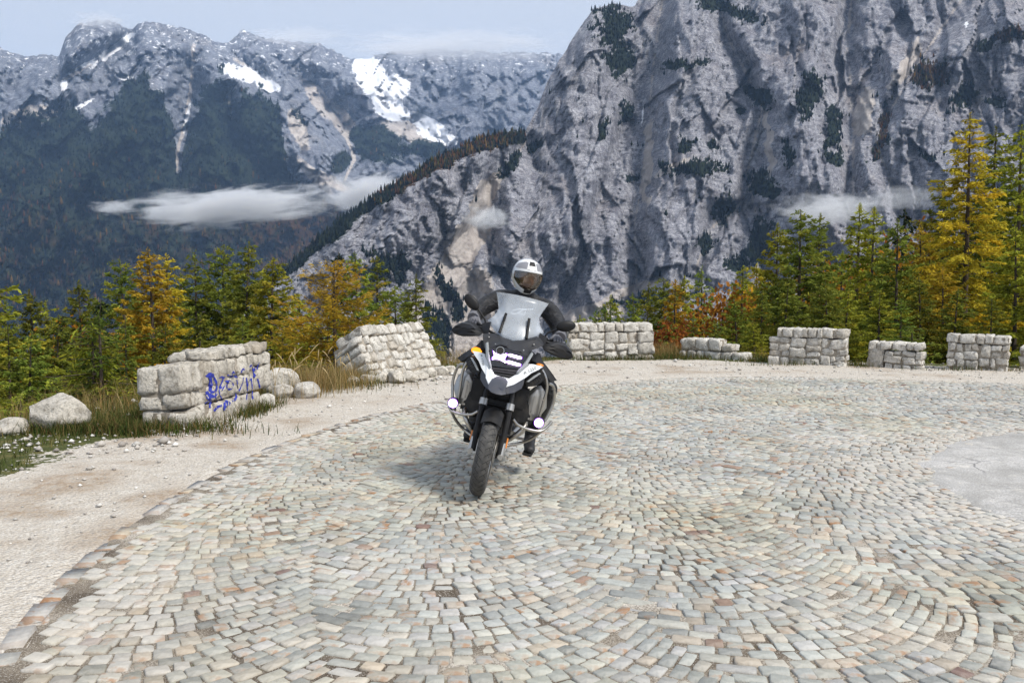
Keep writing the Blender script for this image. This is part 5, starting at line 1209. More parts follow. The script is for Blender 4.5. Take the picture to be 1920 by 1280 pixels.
# ---- fork, fender, brakes
for s in (-1, 1):
    fk = lambda y, z, x=0.108: np.array((s * x, y, z))
    leg = tube("fork_leg", [fk(0.0, 0.335), fk(0.10, 0.66), fk(0.125, 0.735)], [0.027, 0.024, 0.024], M_black, moto, 14, smoothp=False)
    tube("fork_tube", [fk(0.125, 0.735), fk(0.30, 1.17)], 0.02, M_dgrey, moto, 12)
    tube("fork_clamp", [fk(0.105, 0.69), fk(0.122, 0.74)], 0.034, M_alu, moto, 16)
    tube("fork_foot", [fk(0.028, 0.44, .122), fk(0.0, 0.345, .122), fk(-0.004, 0.31, .118)], [0.016, 0.022, 0.018], M_alu, moto, 12)
    cyl_y("axle_cap", fk(-0.035, 0.338, .118), 0.02, 0.05, M_alu, moto, 14)
    box("brake_caliper", fk(0.115, 0.40, .098), (0.05, 0.075, 0.12), M_alu, moto, 0.012, (0.35, 0, 0))
    panel("fork_reflector", [fk(0.06, 0.40, .140), fk(0.06, 0.40, .152), fk(0.085, 0.475, .150), fk(0.085, 0.475, .138)], M_amber, moto, (0, .012, 0), 0.002)
prof = [(x, 0.368 - 1.2 * x * x * 6) for x in np.linspace(-.078, .078, 9)] + [(x, 0.360 - 1.2 * x * x * 6) for x in np.linspace(.074, -.074, 9)]
lathe_x("front_fender", prof, (0, 0, 0.338), M_black, moto, 30, -38, 78)
box("fork_bridge", (0, 0.13, 0.72), (0.19, 0.05, 0.045), M_black, moto, 0.012, (-.35, 0, 0))
tube("telelever_strut", [(0, .18, .66), (0, .33, .60)], .028, M_dgrey, moto, 12)
# ---- beak and fairing
nose = [za(u, v, y) for u, v, y in [(250, 915, -.20), (305, 830, -.17), (400, 787, -.15), (480, 790, -.15), (560, 830, -.17), (600, 890, -.20), (560, 1000, -.25), (575, 1085, -.26), (490, 1095, -.275), (400, 1080, -.275), (300, 1040, -.26), (262, 990, -.24)]]
panel("nose_panel", nose, M_slate, moto, (0, .05, .01), 0.004, dome=0.012)
WP = [za(*q) for q in [(590, 950, -.18), (665, 800, -.08), (800, 700, 0.0), (950, 600, .10), (1010, 530, .16), (1090, 528, .2), (1270, 575, .25), (1195, 622, .21), (1050, 692, .12), (930, 782, .02), (720, 915, -.10)]]
BS = [za(*q) for q in [(560, 1000, -.20), (592, 952, -.175), (720, 918, -.09), (930, 786, .02), (905, 900, .03), (870, 985, .0), (740, 1060, -.1), (590, 1092, -.19)]]
ST = [za(*q) for q in [(1068, 310, .14), (1086, 345, .15), (960, 560, .06), (830, 692, -.01), (780, 708, -.03), (800, 672, -.03), (900, 560, .03)]]
IN_ = [za(*q) for q in [(925, 870, .07), (1000, 775, .08), (1195, 668, .16), (1290, 690, .22), (1300, 790, .24), (1240, 865, .2), (1130, 935, .15), (955, 950, .09)]]
IT = [za(*q) for q in [(955, 850, .05), (1090, 745, .07), (1190, 688, .13), (1225, 700, .14), (1080, 800, .075), (1000, 858, .055)]]
TP = [za(*q) for q in [(1110, 480, .27), (1220, 330, .34), (1250, 470, .34), (1330, 560, .4), (1450, 720, .5), (1530, 830, .6), (1400, 860, .5), (1320, 700, .36), (1250, 640, .28)]]
for s in (1, -1):
    f_ = (lambda P: P) if s > 0 else mir
    wp = panel("white_fairing", f_(WP), M_white, moto, (-s * 0.02, .04, -.005), 0.005)
    panel("beak_side", f_(BS), M_slate, moto, (-s * 0.02, .05, .01), 0.006)
    panel("headlight_strut", f_(ST), M_lgrey, moto, (-s * .01, .03, 0), 0.004)
    inn = panel("air_intake", f_(IN_), M_black, moto, (-s * .02, .08, 0), 0.008)
    panel("intake_trim", f_(IT), M_lgrey, moto, (0, .012, 0), 0.003)
    tm = TM()
    for i in range(4):
        for j in range(3):
            p = za(1090 + i * 38 + j * 14, 800 - i * 14 + j * 24, 0.155 + i * .012); x = p[0] * s
            tm.tube([(x - .006, p[1] - .024, p[2]), (x + .006, p[1] - .024, p[2])], [.004, .004], 5)
    obj("intake_mesh", tm.mesh("intake_mesh"), M_dgrey, inn)
    panel("tank_side", f_(TP), M_dgrey, moto, (-s * .03, .05, 0), 0.006)
BR = [za(*q) for q in [(215, 540, .02), (290, 590, -.005), (340, 715, -.05), (480, 760, -.07), (650, 795, -.06), (600, 890, -.15), (560, 830, -.145), (480, 790, -.13), (400, 785, -.13), (305, 830, -.145), (250, 905, -.17), (200, 780, -.1)]]
panel("front_cowl", BR, M_white, moto, (0, .04, 0), 0.004)
# ---- headlight cluster
HLP = [za(*q) for q in [(250, 280, .09), (330, 222, .10), (480, 178, .11), (580, 203, .11), (630, 268, .10), (850, 312, .10), (950, 380, .09), (955, 440, .085), (880, 580, .06), (830, 640, .04), (290, 572, .04), (250, 440, .07)]]
hl_ = panel("headlight", HLP, M_gloss, moto, (0, .12, .01), 0.008)
def led(name, pts, y, mat=M_led, parent=hl_, t=.012): return panel(name, [za(u, v, y) for u, v in pts], mat, parent, (0, t, 0), 0.002)
M_vio = glow("fringe_glow", (0.30, 0.08, 0.75), 1.2)  # added violet glow imitating colour fringing around the lamps, not an LED
def grow2(pts, k):
    c_ = np.mean(pts, 0); return [tuple(c_ + (np.array(p) - c_) * k) for p in pts]
led("lamp_fringe", grow2([(343, 283), (385, 330), (480, 368), (575, 330), (600, 350), (562, 400), (545, 440), (585, 498), (560, 502), (500, 462), (440, 432), (380, 428), (322, 442), (330, 400), (368, 372)], 1.16), .062, M_vio)  # enlarged glowing outlines added behind the lamps to draw their violet fringe
led("lamp_fringe", grow2([(612, 350), (660, 337), (866, 395), (862, 430), (790, 424), (622, 376)], 1.13), .064, M_vio)
led("lamp_fringe", grow2([(582, 468), (640, 462), (848, 525), (845, 553), (800, 562), (600, 508)], 1.15), .044, M_vio)
led("daytime_light", [(343, 283), (385, 330), (480, 368), (575, 330), (600, 350), (562, 400), (545, 440), (585, 498), (560, 502), (500, 462), (440, 432), (380, 428), (322, 442), (330, 400), (368, 372)], .052)
led("lamp_bar", [(612, 350), (660, 337), (866, 395), (862, 430), (790, 424), (622, 376)], .055)
led("lamp_bar", [(582, 468), (640, 462), (848, 525), (845, 553), (800, 562), (600, 508)], .035)
def ringp(u, v, r, k=18): return [(u + r * math.cos(2 * math.pi * i / k), v + r * math.sin(2 * math.pi * i / k)) for i in range(k)]
for (u, v, r) in [(470, 278, 78), (440, 512, 62)]:
    led("lamp_bezel", ringp(u, v, r), .062, M_lgrey); led("lamp_lens", ringp(u, v, r * 0.86), .058, M_gloss)
GRL = [za(*q) for q in [(285, 578, .03), (830, 645, .03), (760, 720, 0.0), (650, 792, -.045), (335, 712, -.045), (300, 650, 0)]]
gr_ = panel("radiator_grille", GRL, M_black, moto, (0, .04, 0), 0.004)
for k in range(3):
    v0 = 620 + 42 * k
    tube("grille_slat", [za(310 + 8 * k, v0 - 8, .0 - .016 * k), za(790 - 55 * k, v0 + 52, .0 - .016 * k)], 0.0055, M_dgrey, gr_, 6)
# ---- cockpit cowl, windscreen
CW = [za(*q) for q in [(140, 10, .30), (300, 10, .29), (430, 25, .27), (560, 85, .25), (680, 122, .24), (900, 118, .25), (990, 100, .26), (1130, 62, .29), (1205, 110, .31), (1262, 200, .29), (990, 286, .2), (1005, 400, .18), (940, 372, .13), (850, 300, .115), (630, 258, .105), (580, 193, .105), (480, 168, .105), (330, 213, .105), (250, 262, .12), (170, 230, .2)]]
panel("cockpit_cowl", CW, M_dgrey, moto, (0, .05, .02), 0.005)
for (u, v, y) in [(385, 160, .16), (903, 272, .115), (1092, 165, .25), (262, 30, .27)]: cyl_y("cowl_bolt", za(u, v, y - .012), .006, .012, M_alu, moto, 12, .003)
box("instrument_display", (0, .40, 1.27), (.17, .03, .10), M_gloss, moto, .008, (-.5, 0, 0))
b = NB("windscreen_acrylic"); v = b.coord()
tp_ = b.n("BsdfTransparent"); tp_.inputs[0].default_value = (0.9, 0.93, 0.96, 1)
pr = b.n("BsdfPrincipled"); pr.inputs["Base Color"].default_value = (0.74, 0.78, 0.83, 1); pr.inputs["Roughness"].default_value = 0.22  # milky base colour stands in for sky reflected in the screen
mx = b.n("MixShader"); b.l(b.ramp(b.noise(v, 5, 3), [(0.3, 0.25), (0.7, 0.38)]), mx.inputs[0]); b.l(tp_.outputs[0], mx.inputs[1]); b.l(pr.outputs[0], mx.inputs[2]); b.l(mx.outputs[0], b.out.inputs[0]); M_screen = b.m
rows = [(1.232, .115, .262), (1.262, .155, .28), (1.30, .20, .305), (1.333, .238, .33), (1.37, .205, .35), (1.41, .180, .37), (1.445, .172, .388), (1.50, .192, .41), (1.545, .212, .43), (1.575, .224, .445)]
V = []; nc = 13
for ly in (0, 1):
    for (z, hx, y) in rows:
        for j in range(nc):
            q = -1 + 2 * j / (nc - 1); zz_ = z + (0.014 * (1 - q * q) if z > 1.57 else (-0.0 if z > 1.24 else -.012 * (1 - q * q)))
            fl = 0.10 * q * q * (hx / .2) - 0.018 * math.exp(-((abs(q) - .62) / .16) ** 2)
            V.append((q * hx, y + fl + ly * .004, zz_))
n1 = len(rows) * nc; GF = grid_faces(len(rows), nc); F = [list(f) for f in GF] + [[i + n1 for i in f[::-1]] for f in GF]
per = [j for j in range(nc)] + [r_ * nc + nc - 1 for r_ in range(1, len(rows))] + [(len(rows) - 1) * nc + j for j in range(nc - 2, -1, -1)] + [r_ * nc for r_ in range(len(rows) - 2, 0, -1)]
for i in range(len(per)): a, c_ = per[i], per[(i + 1) % len(per)]; F.append([a, a + n1, c_ + n1, c_])
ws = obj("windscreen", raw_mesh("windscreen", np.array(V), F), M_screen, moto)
for s in (-1, 1):
    tube("screen_bracket", [(s * .112, .288, 1.265), (s * .104, .335, 1.345), (s * .097, .365, 1.425)], .0115, M_black, moto, 8)
    panel("wind_deflector", [(s * .205, .40, 1.33), (s * .275, .43, 1.30), (s * .27, .44, 1.22), (s * .2, .36, 1.22)], M_dgrey, moto, (0, .006, 0), .002)
# ---- bars, guards, mirrors, signals
tube("handlebar", [(-.43, .60, 1.262), (-.30, .545, 1.275), (-.12, .46, 1.22), (.12, .46, 1.22), (.30, .545, 1.275), (.43, .60, 1.262)], .0125, M_black, moto, 12, 6)
HGp = [z1(*q) for q in [(1050, 965, .37), (1120, 958, .37), (1200, 945, .40), (1285, 972, .42), (1350, 1038, .45), (1358, 1072, .46), (1310, 1092, .44), (1230, 1082, .41), (1150, 1045, .38), (1065, 1002, .36)]]
for s in (1, -1):
    f_ = (lambda P: P) if s > 0 else mir
    hg = panel("hand_guard", f_(HGp), M_black, moto, (-s * .01, .13, .02), 0.0, dome=0.028)
    panel("guard_spoiler", f_([p + np.array((0, -.012, .0)) for p in [z1(*q) for q in [(1130, 955, .37), (1205, 938, .39), (1285, 962, .41), (1345, 1030, .44), (1300, 1000, .42), (1210, 985, .385)]]]), M_dgrey, moto, (0, .05, .01), .004)
    tube("hand_grip", [(s * .30, .547, 1.274), (s * .425, .597, 1.263)], .0175, M_black, moto, 12)
    tube("lever", [(s * .23, .49, 1.262), (s * .30, .485, 1.262), (s * .42, .54, 1.25)], [.009, .007, .006], M_dgrey, moto, 8)
    mz = 1.448 if s < 0 else 1.424
    ml = ball("mirror", (s * .405, .50, mz), (.082, .028, .047), M_black, moto, (0, s * -.62 if s < 0 else -.30, s * .15))
    tube("mirror_stalk", [(s * .255, .50, 1.29), (s * .27, .50, 1.335), (s * .36, .50, mz - .03)], .0075, M_black, ml, 8)
    box("switch_cluster", (s * .265, .52, 1.272), (.05, .05, .045), M_black, moto, .01)
    tsx = za(1185, 535, .30); sx_ = s * .262
    tube("signal_stem", [(s * .21, .32, 1.075), (s * .25, .31, 1.08)], .011, M_black, moto, 8)
    sg_ = ball("turn_signal", (sx_, .29, 1.08), (.044, .03, .028) if s < 0 else (.034, .028, .013), M_ambl if s < 0 else M_amber, moto)
    fg = cyl_y("fog_lamp", (s * .358, .275, .622), .044, .05, M_black, moto, 24)
    cyl_y("lens_fringe", (s * .358, .272, .622), .041, .006, M_vio, fg, 24, .004)  # added glowing ring: violet fringe around the lens, not a fitted part
    cyl_y("lens", (s * .358, .266, .622), .035, .006, M_led, fg, 24, .010)
    tube("lamp_bracket", [(s * .358, .31, .60), (s * .352, .31, .57)], .012, M_black, fg, 8)
    # crash bars
    for pth in ([(.15, .20, .615), (.20, .215, .575), (.29, .25, .553), (.375, .29, .553), (.42, .315, .58), (.462, .345, .645)],
                [(.29, .30, 1.045), (.335, .30, .985), (.362, .315, .90), (.358, .325, .78), (.352, .33, .66)],
                [(.365, .33, .945), (.405, .37, .93), (.432, .40, .87), (.44, .42, .77), (.405, .40, .63), (.36, .36, .555)],
                [(.405, .33, .565), (.34, .40, .47), (.26, .46, .40), (.14, .42, .355)]):
        tube("crash_bar", [(s * x * (1 if s > 0 else .93), y, z) for x, y, z in (pth if s > 0 or pth[0][0] != .15 else pth[:-1])], .0125, M_steel, moto, 10)
    # boxer cylinder with valve cover
    cyl = box("cylinder", (s * .20, .43, .66), (.20, .20, .20), M_engine, moto, .02)
    vcp = [z2(*q) for q in [(682, 592, .34), (712, 425, .33), (768, 378, .33), (818, 368, .36), (850, 420, .40), (845, 520, .41), (765, 618, .36), (695, 612, .34)]]
    vc = panel("valve_cover", (vcp if s > 0 else mir(vcp)), M_alu, moto, (-s * .02, .20, 0), 0.0, dome=.02)
    rbp = [z2(*q) for q in [(722, 560, .315), (752, 425, .305), (772, 425, .305), (748, 570, .315)]]
    panel("cover_rib", (rbp if s > 0 else mir(rbp)), M_alu, vc, (0, .03, 0), .003)
    for k in range(4): tube("cover_bolt", [(s * (.27 + .07 * (k % 2)), .325, .63 + .17 * (k // 2)), (s * (.27 + .07 * (k % 2)), .305, .63 + .17 * (k // 2))], .008, M_steel, vc, 6)
    box("radiator_shroud", (s * .17, .20, .80), (.12, .12, .20), M_black, moto, .02)
    tube("exhaust_header", [(s * .26, .36, .60), (s * .235, .28, .53), (s * .15, .30, .43), (s * .08, .5, .36), (s * .05, .8, .36)], .021, M_steel, moto, 12)
    tube("foot_peg", [(s * .17, .93, .345), (s * .30, .93, .345)], .013, M_steel, moto, 8)
    tube("frame_rail", [(s * .06, .30, 1.08), (s * .15, .5, .95), (s * .16, .9, .82), (s * .12, 1.1, .6), (s * .12, 1.0, .4)], .018, M_black, moto, 8)
# ---- engine, tank, seat, tail
box("engine_block", (0, .50, .58), (.30, .46, .38), M_engine, moto, .04)
box("front_cover", (0, .25, .56), (.22, .08, .30), M_engine, moto, .03)
SKP = [(-.13, .24, .40), (.13, .24, .40), (.15, .20, .52), (-.15, .20, .52)]
sk = panel("skid_plate", [(-.11, .30, .335), (.11, .30, .335), (.15, .19, .47), (-.15, .19, .47)], M_dgrey, moto, (0, .03, .01), .008)
box("skid_floor", (0, .55, .33), (.22, .55, .02), M_alu, sk, .008)
def loft(name, secs, mat, parent, k=20, e=2.6):
    V = []; F = []
    for (y, cz, hx, hz) in secs:
        for j in range(k):
            a = 2 * math.pi * j / k; ca, sa = math.cos(a), math.sin(a)
            V.append((hx * math.copysign(abs(ca) ** (2 / e), ca), y, cz + hz * math.copysign(abs(sa) ** (2 / e), sa)))
    for i in range(len(secs) - 1):
        for j in range(k): F.append([i * k + j, i * k + (j + 1) % k, (i + 1) * k + (j + 1) % k, (i + 1) * k + j])
    F.append(list(range(k))[::-1]); F.append([(len(secs) - 1) * k + j for j in range(k)])
    me = raw_mesh(name, np.array(V), F); me.set_sharp_from_angle(angle=R(45)); return obj(name, me, mat, parent)
loft("fuel_tank", [(.26, 1.02, .10, .06), (.34, 1.02, .20, .11), (.46, 1.04, .25, .13), (.62, 1.04, .245, .14), (.78, 1.0, .20, .13), (.92, .95, .13, .09)], M_dgrey, moto)
loft("seat", [(.86, .90, .10, .03), (.98, .885, .13, .05), (1.2, .885, .17, .055), (1.42, .92, .17, .06), (1.72, .95, .14, .05), (1.82, .95, .08, .03)], M_black, moto)
loft("tail", [(1.0, .80, .10, .06), (1.4, .83, .13, .06), (1.8, .87, .10, .05), (1.95, .88, .06, .03)], M_slate, moto)
tube("swing_arm", [(.10, .98, .42), (.13, 1.25, .36), (.13, 1.52, .335)], [.05, .045, .06], M_engine, moto, 12)
tube("muffler", [(.16, .95, .36), (.22, 1.2, .40), (.25, 1.75, .52)], [.035, .06, .062], M_steel, moto, 16)
box("rear_fender", (0, 1.62, .72), (.16, .5, .02), M_black, moto, .008, (.15, 0, 0))
box("luggage_rack", (0, 1.85, .98), (.24, .26, .02), M_black, moto, .008)
# ---- decals
def decal(text, p0, p1, up, h, mat, parent, lift):
    cu = bpy.data.curves.new("lettering", 'FONT'); cu.body = text; cu.size = 1.0; cu.extrude = 0.0
    to = bpy.data.objects.new("lettering", cu); COL.objects.link(to)
    bpy.context.view_layer.update()
    me = bpy.data.meshes.new_from_object(to.evaluated_get(bpy.context.evaluated_depsgraph_get()))
    bpy.data.objects.remove(to); V = np.array([q.co[:] for q in me.vertices]); w = V[:, 0].max() - V[:, 0].min()
    p0, p1, up = (np.array(q, float) for q in (p0, p1, up)); X_ = (p1 - p0) / w; x0 = V[:, 0].min()
    u = up - p0; u = u / np.linalg.norm(u) * h / 0.7
    for q, a in zip(me.vertices, V): q.co = Vector(p0 + X_ * (a[0] - x0) + u * a[1]) + Vector(lift)
    me.materials.clear(); me.name = "lettering"; return obj("lettering", me, mat, parent)
decal("R 1250", za(925, 712, .048), za(1140, 612, .158), za(905, 640, .048), .022, M_black, moto, (0, -.012, .0))
decal("R 1250", za(125, 355, .175), za(165, 545, .085), za(175, 345, .165), .016, M_black, moto, (-.004, -.04, 0))
# ================================================================== RIDER
rider = empty("person", (BO[0], BO[1], 0.004), (0, LEAN, YAW))
tag(rider, "rider in black leathers and white full-face helmet on the motorcycle", "person")
b = NB("black_leather"); v = b.coord(); n = b.noise(v, 7, 5, 0.6, 0.8); n2 = b.noise(v, 160, 3, 0.7)
wr = b.noise(b.coord((1, 1, 2.2)), 11, 4, 0.6, 1.5)
b.bsdf(b.ramp(n, [(0.35, (0.007, 0.007, 0.008)), (0.7, (0.022, 0.022, 0.025))]), b.ramp(n, [(0.3, 0.38), (0.7, 0.58)]), 0, b.bump(b.math('ADD', b.math('MULTIPLY', wr, 1.0), b.math('MULTIPLY', n2, 0.03)), 0.75, 0.035), Specular_IOR_Level=0.35); M_leather = b.m
M_jgrey = plain("grey_leather", (0.10, 0.10, 0.115), 0.5, bump=0.4); M_glove = plain("grey_glove", (0.12, 0.12, 0.135), 0.6, bump=0.5, var=0.35, scale=22); M_boot = plain("boot_leather", (0.016, 0.016, 0.018), 0.55, bump=0.4); M_sole = plain("boot_sole", (0.02, 0.019, 0.018), 0.85)
M_shell = paint("helmet_white", (0.74, 0.75, 0.75), 0.22, coat=0.8, grime=0.06); M_hgrey = paint("helmet_grey", (0.22, 0.22, 0.24), 0.3, coat=0.6, grime=0.05)
M_logo = plain("logo_white", (0.75, 0.76, 0.78), 0.5)
def skin(name, verts, edges, radii, mat, parent, root=0, sub=2):
    me = bpy.data.meshes.new(name); me.from_pydata([tuple(q) for q in verts], edges, []); me.update()
    o = obj(name, me, mat, parent); bm = bmesh.new(); bm.from_mesh(me); L = bm.verts.layers.skin.verify(); bm.verts.ensure_lookup_table()
    for q, r_ in zip(bm.verts, radii): q[L].radius = r_ if hasattr(r_, "__len__") else (r_, r_)
    bm.verts[root][L].use_root = True; bm.to_mesh(me); bm.free()
    m = o.modifiers.new("skin", 'SKIN'); m.use_smooth_shade = True; m.branch_smoothing = 0.6
    m = o.modifiers.new("sub", 'SUBSURF'); m.levels = sub; m.render_levels = sub
    dg = bpy.context.evaluated_depsgraph_get(); bpy.context.view_layer.update()
    nm = bpy.data.meshes.new_from_object(o.evaluated_get(bpy.context.evaluated_depsgraph_get()))
    nm.name = name; o.modifiers.clear(); o.data = nm; nm.materials.clear(); nm.materials.append(mat)
    nm.polygons.foreach_set("use_smooth", np.ones(len(nm.polygons), bool)); return o
Vb = [(0, 1.22, .99), (0, 1.20, 1.13), (0, 1.15, 1.29), (0, 1.10, 1.43), (0, 1.07, 1.54), (0, 1.045, 1.63)]; Eb = [(0, 1), (1, 2), (2, 3), (3, 4), (4, 5)]
Rb = [(.175, .15), (.165, .135), (.185, .145), (.19, .14), (.125, .10), (.072, .072)]
for s in (-1, 1):
    k = len(Vb)
    Vb += [(s * .155, 1.075, 1.54), (s * .235, 1.045, 1.51), (s * .322, .94, 1.43), (s * .362, .85, 1.375), (s * .365, .73, 1.335), (s * .375, .635, 1.305)]
    Rb += [(.095, .09), (.102, .098), (.086, .084), (.078, .076), (.064, .062), (.050, .048)]
    Eb += [(4, k), (k, k + 1), (k + 1, k + 2), (k + 2, k + 3), (k + 3, k + 4), (k + 4, k + 5)]
    k = len(Vb)
    kq = 1.0 if s > 0 else 0.66
    Vb += [(s * .12, 1.16, .97), (s * .25 * kq, .97, .95), (s * .375 * kq, .76, .875), (s * .39 * kq, .74, .80), (s * .355 * kq, .84, .62), (s * .32 * kq, .93, .44)]
    Rb += [(.125, .12), (.098, .095), (.076, .076), (.072, .072), (.068, .066), (.056, .056)]
    Eb += [(0, k), (k, k + 1), (k + 1, k + 2), (k + 2, k + 3), (k + 3, k + 4), (k + 4, k + 5)]
body = skin("body", Vb, Eb, Rb, M_leather, rider)
body["label"] = "black leather riding suit"
for s in (-1, 1):
    kx = .375 if s > 0 else -.375 * .74; q_ = 1.0 if s > 0 else .62; dz_ = 0.0 if s > 0 else .06
    # boots on the pegs, toe forward and down
    bt = skin("boot", [(s * q_ * .322, .925, .50), (s * q_ * .318, .94, .40), (s * q_ * .318, .925, .335), (s * q_ * .325, .84, .325), (s * q_ * .338, .74, .305), (s * q_ * .342, .69, .297)], [(0, 1), (1, 2), (2, 3), (3, 4), (4, 5)], [(.064, .064), (.060, .060), (.056, .056), (.054, .050), (.052, .042), (.040, .032)], M_boot, rider, 2)
    box("sole", (s * q_ * .332, .80, .272), (.085, .24, .018), M_sole, bt, .006, (.10, 0, s * -.08))
    ball("knee_armour", (kx * .405 / .375, .715, .84), (.055, .045, .085), M_leather, rider, (.2, 0, s * .4))
    ball("shoulder_armour", (s * .225, 1.04, 1.525), (.088, .088, .062), M_leather, rider, (0, s * .5, 0))
    # gloves: palm over the grip, four fingers and a thumb curled round it
    g0 = np.array((s * .362, .572, 1.268)); gd = np.array((s * .125, .05, -.011)); gd = gd / np.linalg.norm(gd); up = np.array((0, .0, 1.0)); bk = np.cross(gd, up) * s
    if bk[1] < 0: bk = -bk
    fr = -bk
    Vg = [np.array((s * .378, .655, 1.312)), g0 + bk * .045 + up * .034, g0 + bk * .005 + up * .040]; Eg = [(0, 1), (1, 2)]; Rg = [(.043, .043), (.036, .044), (.024, .046)]
    for i, off in enumerate((-.036, -.012, .012, .036)):
        L = (.92, 1.05, 1.0, .84)[i]; k = len(Vg); c = g0 + gd * off
        Vg += [c + fr * .012 * L + up * .037, c + fr * .034 * L + up * .014, c + fr * .028 * L - up * .016, c + fr * .004 - up * .028]; Rg += [.0125, .0115, .0105, .0095]
        Eg += [(2, k), (k, k + 1), (k + 1, k + 2), (k + 2, k + 3)]
    k = len(Vg); c = g0 - gd * .058
    Vg += [c + bk * .030 + up * .008, c + bk * .008 - up * .022, c + fr * .016 - up * .024]; Rg += [.015, .012, .010]; Eg += [(1, k), (k, k + 1), (k + 1, k + 2)]
    skin("glove", Vg, Eg, Rg, M_glove, rider, 1, 2)
    tube("glove_cuff", [(s * .376, .70, 1.325), (s * .378, .65, 1.310)], [.056, .05], M_glove, rider, 14)
# collar
tube("collar", [(0, 1.055, 1.565), (0, 1.04, 1.63)], [.10, .082], M_leather, rider, 18)
# chest print seen through the screen
lg = []
for w_, pts in [(.008, [(735, 630), (760, 600), (830, 590), (900, 592), (960, 590)]), (.008, [(735, 630), (790, 635), (850, 600), (890, 592)]), (.007, [(800, 625), (850, 640), (870, 645), (880, 610)])]:
    P_ = curve_pts([z1(u, v, .915) for u, v in pts], 4); tm = TM(); tm.tube(P_, [w_ * .5] * len(P_), 5); lg.append(tm)
tm = TM()
for t_ in lg:
    o_ = len(tm.V); tm.V += t_.V; tm.F += [[i + o_ for i in f] for f in t_.F]
obj("chest_logo", tm.mesh("chest_logo"), M_logo, rider)
tube("zip", [(0.005, .93, 1.52), (0.0, .955, 1.40), (-.0, .985, 1.25)], .006, M_jgrey, rider, 6)
# ---- helmet
hd = empty("helmet", (-.022, 1.02, 1.765), (R(6), R(-2), R(17)), rider)
hd["label"] = "white full-face helmet with grey panels and tinted visor"
def hs(az, el, off=1.0):
    d = np.array((math.sin(az) * math.cos(el), -math.cos(az) * math.cos(el), math.sin(el)))
    front = max(0, -d[1]); low = float(sstep(0.0, -0.9, el)) if False else float(sstep(0.0, 0.9, -el))
    a = .131 * (1 - .16 * low); bq = (.168 if d[1] > 0 else .150 + .022 * low); c = .150 if el > 0 else .172
    n = 2.25; r_ = (abs(d[0] / a) ** n + abs(d[1] / bq) ** n + abs(d[2] / c) ** n) ** (-1 / n)
    r_ *= 1 + .035 * math.exp(-((el - .42) / .10) ** 2) * (front > .2) * front
    return d * r_ * off
def patch(name, a0, a1, e0, e1, off, mat, parent, na=20, ne=12, th=.006, top=None, bot=None, clip=None):
    V = []; F = []
    for ly in (0, 1):
        for i in range(ne + 1):
            for j in range(na + 1):
                az = a0 + (a1 - a0) * j / na; q = i / ne
                lo = bot(az) if bot else e0; hi = top(az) if top else e1
                p = hs(az, lo + (hi - lo) * q, off); V.append(p * (1 - ly * th / np.linalg.norm(p)))
    n1 = (na + 1) * (ne + 1); GF = grid_faces(ne + 1, na + 1); F = [list(f) for f in GF] + [[x + n1 for x in f[::-1]] for f in GF]
    per = list(range(na + 1)) + [i * (na + 1) + na for i in range(1, ne + 1)] + [ne * (na + 1) + j for j in range(na - 1, -1, -1)] + [i * (na + 1) for i in range(ne - 1, 0, -1)]
    for i in range(len(per)): a_, c_ = per[i], per[(i + 1) % len(per)]; F.append([a_, a_ + n1, c_ + n1, c_])
    me = raw_mesh(name, np.array(V), F); me.set_sharp_from_angle(angle=R(50)); return obj(name, me, mat, parent)
P_ = math.pi
OPB = lambda az: -0.62 + 0.42 * min(1, abs(az) / 1.25) ** 2.2; OPT = lambda az: 0.30 - 0.10 * (az / 1.25) ** 2
dome = patch("shell", -P_, P_, 0, 1.5, 1.0, M_shell, hd, 48, 16, .012, top=lambda a: 1.55, bot=lambda a: OPT(a) if abs(a) < 1.25 else 0.2)
patch("chin_bar", -1.30, 1.30, 0, 0, 1.0, M_shell, hd, 36, 10, .014, top=OPB, bot=lambda a: -1.02 + .12 * (a / 1.3) ** 2)
patch("shell_side", 1.25, 2 * P_ - 1.25, 0, 0, 1.0, M_shell, hd, 36, 14, .012, top=lambda a: .21, bot=lambda a: -.90)
for s in (-1, 1):
    patch("grey_flash", s * .35, s * 1.45, 0, 0, 1.012, M_hgrey, hd, 14, 8, .006, top=lambda a: .98 - .28 * abs(abs(a) - .6), bot=lambda a: .47 - .02 * abs(a))
patch("top_vent", -.24, .24, .72, 1.02, 1.03, M_black, hd, 8, 6, .012)
patch("vent_bridge", -.30, .30, .46, .66, 1.03, M_shell, hd, 8, 5, .014)
patch("chin_vent", -.26, .26, -.86, -.62, 1.03, M_black, hd, 8, 5, .012)
patch("visor_seal", -1.30, 1.30, 0, 0, 1.006, M_black, hd, 30, 2, .016, top=lambda a: OPT(a) + .04, bot=lambda a: OPT(a) - .05)
patch("visor_seal", -1.30, 1.30, 0, 0, 1.006, M_black, hd, 30, 2, .016, top=lambda a: OPB(a) + .05, bot=lambda a: OPB(a) - .045)
patch("inner_lining", -P_, P_, -1.0, .9, .90, M_black, hd, 36, 12, .01, top=lambda a: .95, bot=lambda a: .27 if abs(a) < 1.15 else -1.0)
b = NB("visor_tint"); tp_ = b.n("BsdfTransparent"); tp_.inputs[0].default_value = (0.80, 0.72, 0.64, 1); gl = b.n("BsdfGlossy"); gl.inputs["Roughness"].default_value = 0.08; v = b.coord()
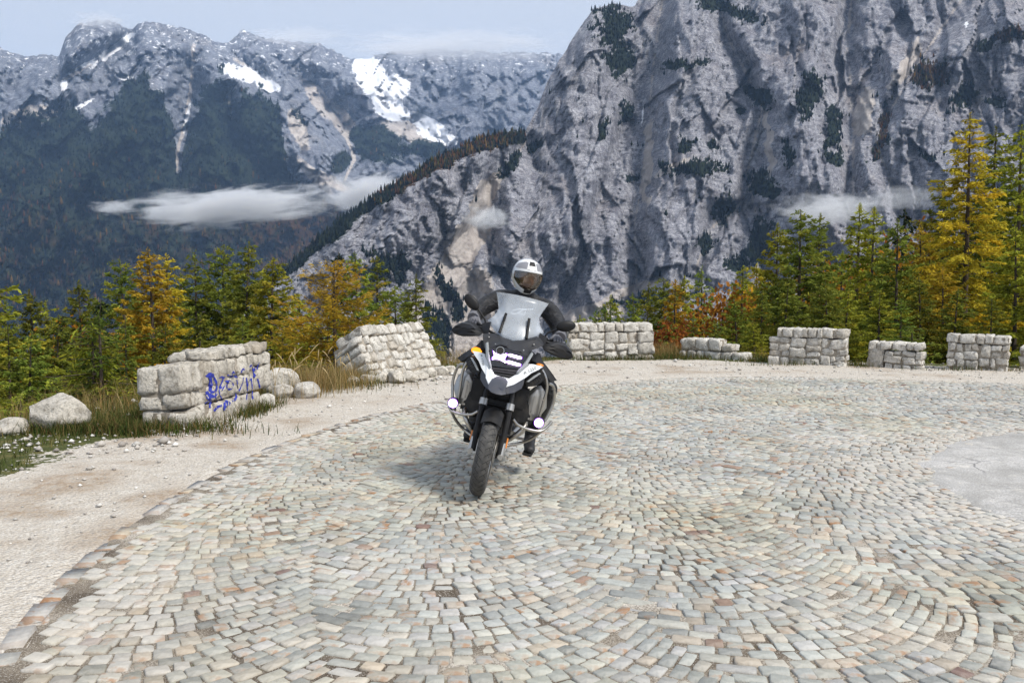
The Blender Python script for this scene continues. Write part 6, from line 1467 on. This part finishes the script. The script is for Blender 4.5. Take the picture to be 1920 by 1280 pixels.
mx = b.n("MixShader"); b.l(b.ramp(b.noise(v, 9, 2), [(0.3, 0.10), (0.7, 0.16)]), mx.inputs[0]); b.l(tp_.outputs[0], mx.inputs[1]); b.l(gl.outputs[0], mx.inputs[2]); b.l(mx.outputs[0], b.out.inputs[0])
patch("visor", -1.28, 1.28, 0, 0, 1.022, b.m, hd, 30, 10, .002, top=lambda a: OPT(a) + .03, bot=lambda a: OPB(a) - .02)
# head with a face inside
bm = bmesh.new(); bmesh.ops.create_uvsphere(bm, u_segments=40, v_segments=32, radius=1)
for q in bm.verts:
    x_, y_, z_ = q.co; fz = -y_
    jaw = 1 - .28 * max(0, -z_ - .1)
    nx, ny, nz = x_ * .078 * jaw, y_ * .096, z_ * .122
    if fz > 0:
        ny -= .026 * math.exp(-(nx / .012) ** 2) * math.exp(-((nz + .022) / .026) ** 2) + .012 * math.exp(-(nx / .009) ** 2) * math.exp(-((nz - .005) / .03) ** 2)     # nose
        for sx in (-1, 1):
            ny += .013 * math.exp(-((nx - sx * .031) / .017) ** 2) * math.exp(-((nz - .008) / .012) ** 2)      # eye sockets
            ny -= .006 * math.exp(-((nx - sx * .036) / .022) ** 2) * math.exp(-((nz + .035) / .02) ** 2)       # cheeks
        ny -= .007 * math.exp(-(nz - .032) ** 2 / .00012) * math.exp(-(nx / .05) ** 2)                          # brow
        ny -= .006 * math.exp(-(nx / .022) ** 2) * math.exp(-((nz + .063) / .007) ** 2)                         # lips
    q.co = (nx, ny, nz)
M_face = plain("face_skin", (0.36, 0.215, 0.15), 0.55, var=0.2, scale=20)
face = finish(bm, "head", M_face, rider, ang=80); face.location = (-.012, 1.005, 1.755); face.rotation_euler = (R(4), 0, R(20))
for sx in (-1, 1):
    e_ = ball("eye", (sx * .031, -.079, .007), (.0125, .0125, .0095), plain("eye_white", (0.6, 0.57, 0.53), 0.3) if sx < 0 else bpy.data.materials["eye_white"], face, sub=2)
    ball("iris", (sx * .031 + .003, -.0885, .007), (.006, .005, .006), M_black, face, sub=2)
    ball("eyebrow", (sx * .032, -.088, .026), (.02, .006, .004), M_boot, face, (0, sx * .15, 0), 2)
    ball("ear", (sx * .079, .01, -.005), (.01, .022, .032), M_face, face)
